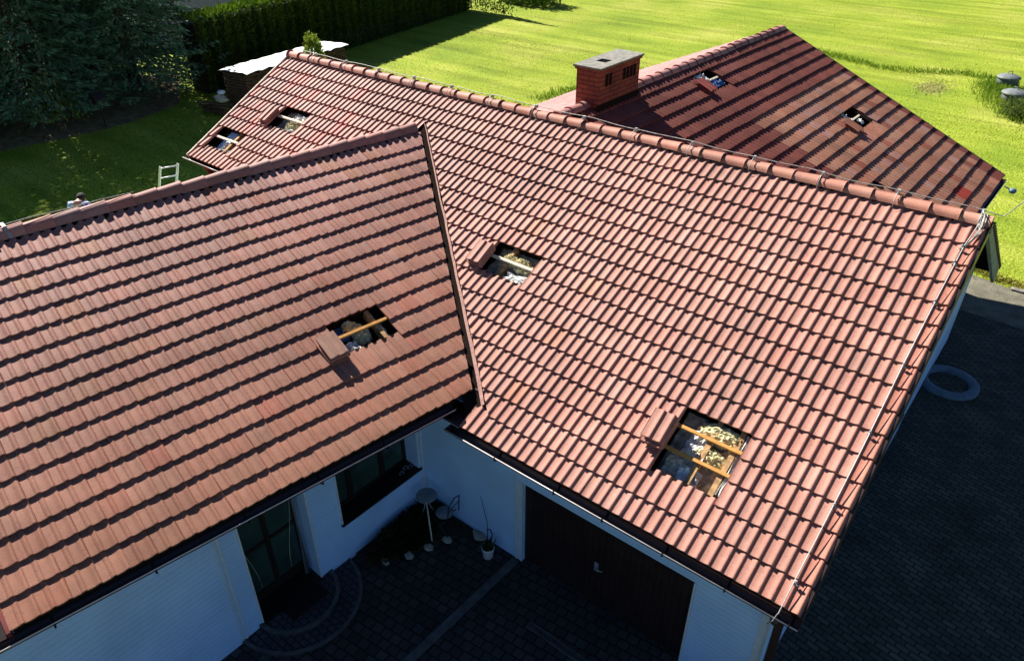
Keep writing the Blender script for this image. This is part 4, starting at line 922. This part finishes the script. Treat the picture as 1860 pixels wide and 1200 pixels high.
# ================================================================== courtyard furniture
tb = thing('bistro_table', (-5.92, .12, .05), 'small round pale metal garden table in the wall corner', 'table')
b = MB(); b.lathe([(.0, 0), (.17, 0), (.18, .012), (.17, .022), (0, .024)], (-5.92, .12, .55), 24); b.build('table_top', M['steel'], tb)
for k in range(3):
    a = 2.1*k+.4; b = MB(); b.tube([(-5.92, .12, .55), (-5.92+.06*math.cos(a), .12+.06*math.sin(a), .33), (-5.92+.22*math.cos(a), .12+.22*math.sin(a), .05)], .011, 6); b.build('leg', M['steel'], tb)
def chair(x, y, rz, label, m):
    t = thing('garden_chair', (x, y, .05), label, 'chair'); c, s = math.cos(rz), math.sin(rz)
    def P(a, b_, z): return (x+a*c-b_*s, y+a*s+b_*c, z)
    b = MB(); b.lathe([(0, 0), (.14, 0), (.145, .012), (.14, .02), (0, .02)], P(0, 0, .42), 18); b.build('seat', M['steel'], t)
    b = MB(); b.tube([P(-.17, -.17, .42), P(-.16, -.20, .78), P(0, -.22, .88), P(.16, -.20, .78), P(.17, -.17, .42)], .011, 6); b.tube([P(-.15, -.2, .68), P(.15, -.2, .68)], .007, 5); b.build('backrest', M[m], t)
    for (a, q) in ((-1, -1), (1, -1), (-1, 1), (1, 1)):
        b = MB(); b.tube([P(a*.15, q*-.12, .42), P(a*.17, q*.19, .05)], .010, 6); b.build('leg', M[m], t)
chair(-5.52, .12, R(100), 'dark framed folding chair with a pale seat against the garage side wall', 'blacksteel')
b = MB(); b.tube([(-5.80, .0, .57), (-5.50, -.22, .03)], .012, 6); tag(b.build('leaning_stick', M['palebatten']), 'pale wooden stick leaning from the bistro table to the cobbles', 'stick')
bk = thing('plant_bucket', (-4.62, .16, 0), 'white plastic bucket planter standing on the cobbles by the garage jamb', 'bucket')
b = MB(); b.lathe([(.085, .005), (.10, .20), (.108, .205), (.108, .22), (.096, .22), (.09, .17), (0, .17)], (-4.62, .16, 0), 20); b.build('pail', M['white'], bk)
b = MB(); b.lathe([(0, 0), (.09, 0), (.09, .006), (0, .008)], (-4.62, .16, .175), 16); b.build('soil', M['soil'], bk)
P_ = np.array([-4.62, .16, .19])+rng.normal(0, .035, (160, 3))*[1, 1, .3]; D_ = rng.normal(0, .8, (160, 3)); D_[:, 2] = 1
leafmesh('foliage', P_, D_, rng.uniform(.05, .14, 160), rng.uniform(.02, .04, 160), np.tile(np.array([[.06, .09, .03]]), (160, 1))*rng.uniform(.5, 1.6, (160, 1)), 'leaf', bk)
b = MB(); b.tube([(-4.66, .2, .2), (-4.78, .34, .50), (-4.95, .39, .95)], [.008, .007, .004], 5); b.tube([(-4.60, .2, .2), (-4.62, .27, .42), (-4.66, .27, .50), (-4.70, .26, .47)], .011, 5); b.build('dry_stem', M['darkbrown'], bk)
# window sill ornament
b = MB(); q = WP(.12, -.12, NZ0+.035)
for k in range(3): b.tube([(q[0]+.03*math.cos(t*.7), q[1]-.10+.10*k+.05*math.sin(t*.7), q[2]+.01+.05*(k % 2)) for t in range(9)], .009, 5)
tag(b.build('metal_ornament', M['steel']), 'small curly pale metal ornament on the dark window sill', 'ornament')

# ================================================================== ladders and the roofer
def ladder(name, foot, top, w, label, rung=.28, grp='ladders leaning on the rear eave'):
    foot, top = Vector(foot), Vector(top); t = thing(name, foot, label, 'ladder', grp); d = (top-foot).normalized(); side = Vector((.33, .94, 0)).normalized(); L = (top-foot).length
    for s_ in (-1, 1):
        b = MB(); b.bar(foot+side*s_*w/2, top+side*s_*w/2, .028, .055); b.build('side_rail', M['alu'], t)
    k = 0
    while .25+k*rung < L-.02:
        p = foot+d*(.25+k*rung); b = MB(); b.tube([p-side*w/2, p+side*w/2], .016, 6); b.build('rung', M['alu'], t); k += 1
def ray(px, py, D):
    r_ = Vector((math.cos(YAW), math.sin(YAW), 0)); u_ = r_.cross(fwd); v = fwd*1349.57+r_*(px-930)-u_*(py-600); return CAM+v.normalized()*D
lt = ray(307, 300, 20.0); ladder('ladder', (lt.x-1.1, lt.y-.4, 0), lt, .40, 'pale aluminium ladder rising above the left roof ridge')
pp = ray(137, 352, 19.3); ladder('ladder', (pp.x-.75, pp.y-.2, 0), (pp.x+.35, pp.y+.1, Z0+.25), .40, 'aluminium ladder the roofer stands on behind the left wing')
def skin(name, chains, m, parent, loc, sub=1):
    """chains: list of lists of (pos, radius); first vertex of later chains is an index into the list"""
    V = []; E = []; Rr = []; idx = {}
    for chn in chains:
        prev = None
        for it in chn:
            if isinstance(it, int): prev = it; continue
            V.append(it[0]); Rr.append(it[1]); k = len(V)-1
            if prev is not None: E.append((prev, k))
            prev = k
    me = bpy.data.meshes.new(name); me.from_pydata([(v[0], v[1], v[2]) for v in V], E, []); o = link(me, name, parent)
    md = o.modifiers.new('skin', 'SKIN'); md.use_smooth_shade = True
    for i, sv_ in enumerate(me.skin_vertices[0].data): sv_.radius = Rr[i] if isinstance(Rr[i], tuple) else (Rr[i], Rr[i]); sv_.use_root = (i == 0)
    o.modifiers.new('sub', 'SUBSURF').levels = sub; o.modifiers['sub'].render_levels = sub
    dg = bpy.context.evaluated_depsgraph_get(); m2 = bpy.data.meshes.new_from_object(o.evaluated_get(dg)); o.modifiers.clear(); o.data = m2; m2.materials.clear(); m2.materials.append(M[m])
    for p in m2.polygons: p.use_smooth = True
    return o
px_, py_ = pp.x, pp.y; ft = pp.z-1.62
per = thing('person', (px_, py_, ft), 'person with dark hair in a blue and white checked shirt behind the left roof ridge', 'person')
per.rotation_euler = (0, 0, R(38.8))
hz = 1.62
body = [[((0, 0, .95), (.14, .10)), ((0, 0, 1.15), (.13, .09)), ((0, .0, 1.36), (.15, .10)), ((0, .0, 1.44), (.06, .06)), ((0, .08, 1.45), (.05, .055)), ((0, .15, 1.42), (.070, .085)), ((0, .19, 1.44), (.078, .095)), ((0, .23, 1.47), (.05, .06))],
        [0, ((.10, 0, .86), .085), ((.12, .05, .48), .06), ((.12, 0, .10), .045), ((.12, .12, .03), .04)], [0, ((-.10, 0, .86), .085), ((-.12, .05, .48), .06), ((-.12, 0, .10), .045), ((-.12, .12, .03), .04)]]
n0 = 8+4+4
arms = []
base_i = n0
for s_ in (-1, 1):
    arms.append([2, ((s_*.19, 0, 1.37), .06), ((s_*.27, .06, 1.14), .045), ((s_*.20, .28, 1.12), .035), ((s_*.18, .36, 1.13), (.035, .02))])
    hand = base_i+3; base_i += 4
    for f in range(4):
        arms.append([hand, ((s_*(.205-.018*f), .41, 1.135), .009), ((s_*(.205-.018*f), .445, 1.12), .008), ((s_*(.20-.018*f), .45, 1.10), .007)]); base_i += 3
    arms.append([hand, ((s_*.145, .38, 1.13), .009), ((s_*.135, .41, 1.12), .008)]); base_i += 2
skin('body', body+arms, 'skin', per, None)
skin('shirt', [[((0, 0, .98), (.155, .115)), ((0, 0, 1.15), (.15, .11)), ((0, 0, 1.36), (.17, .12)), ((0, .0, 1.43), (.085, .08))], [2, ((.20, 0, 1.375), .075), ((.275, .06, 1.14), .06), ((.24, .16, 1.13), .052)], [2, ((-.20, 0, 1.375), .075), ((-.275, .06, 1.14), .06), ((-.24, .16, 1.13), .052)]], 'plaid', per, None)
skin('trousers', [[((0, 0, 1.0), (.15, .11)), ((0, 0, .93), (.155, .115))], [1, ((.10, 0, .85), .10), ((.12, .05, .48), .075), ((.12, 0, .10), .065)], [1, ((-.10, 0, .85), .10), ((-.12, .05, .48), .075), ((-.12, 0, .10), .065)]], 'jeans', per, None)
b = MB(); b.blob((0, .16, 1.475), (.092, .115, .095), 0, 14, .05, 3); h_ = b.build('hair', M['hair']); h_.parent = per
b = MB(); b.blob((0, .285, 1.41), (.012, .02, .02), 0, 8, 0, 1); b.blob((.032, .268, 1.44), (.012, .008, .008), 1, 8, 0, 1); b.blob((-.032, .268, 1.44), (.012, .008, .008), 1, 8, 0, 1); b.box((-.022, .25, 1.37), (.022, .264, 1.378), 2)
b.blob((.085, .16, 1.42), (.01, .02, .03), 0, 8, 0, 1); b.blob((-.085, .16, 1.42), (.01, .02, .03), 0, 8, 0, 1); f_ = b.build('face', [M['skin'], M['white'], M['rust']]); f_.parent = per
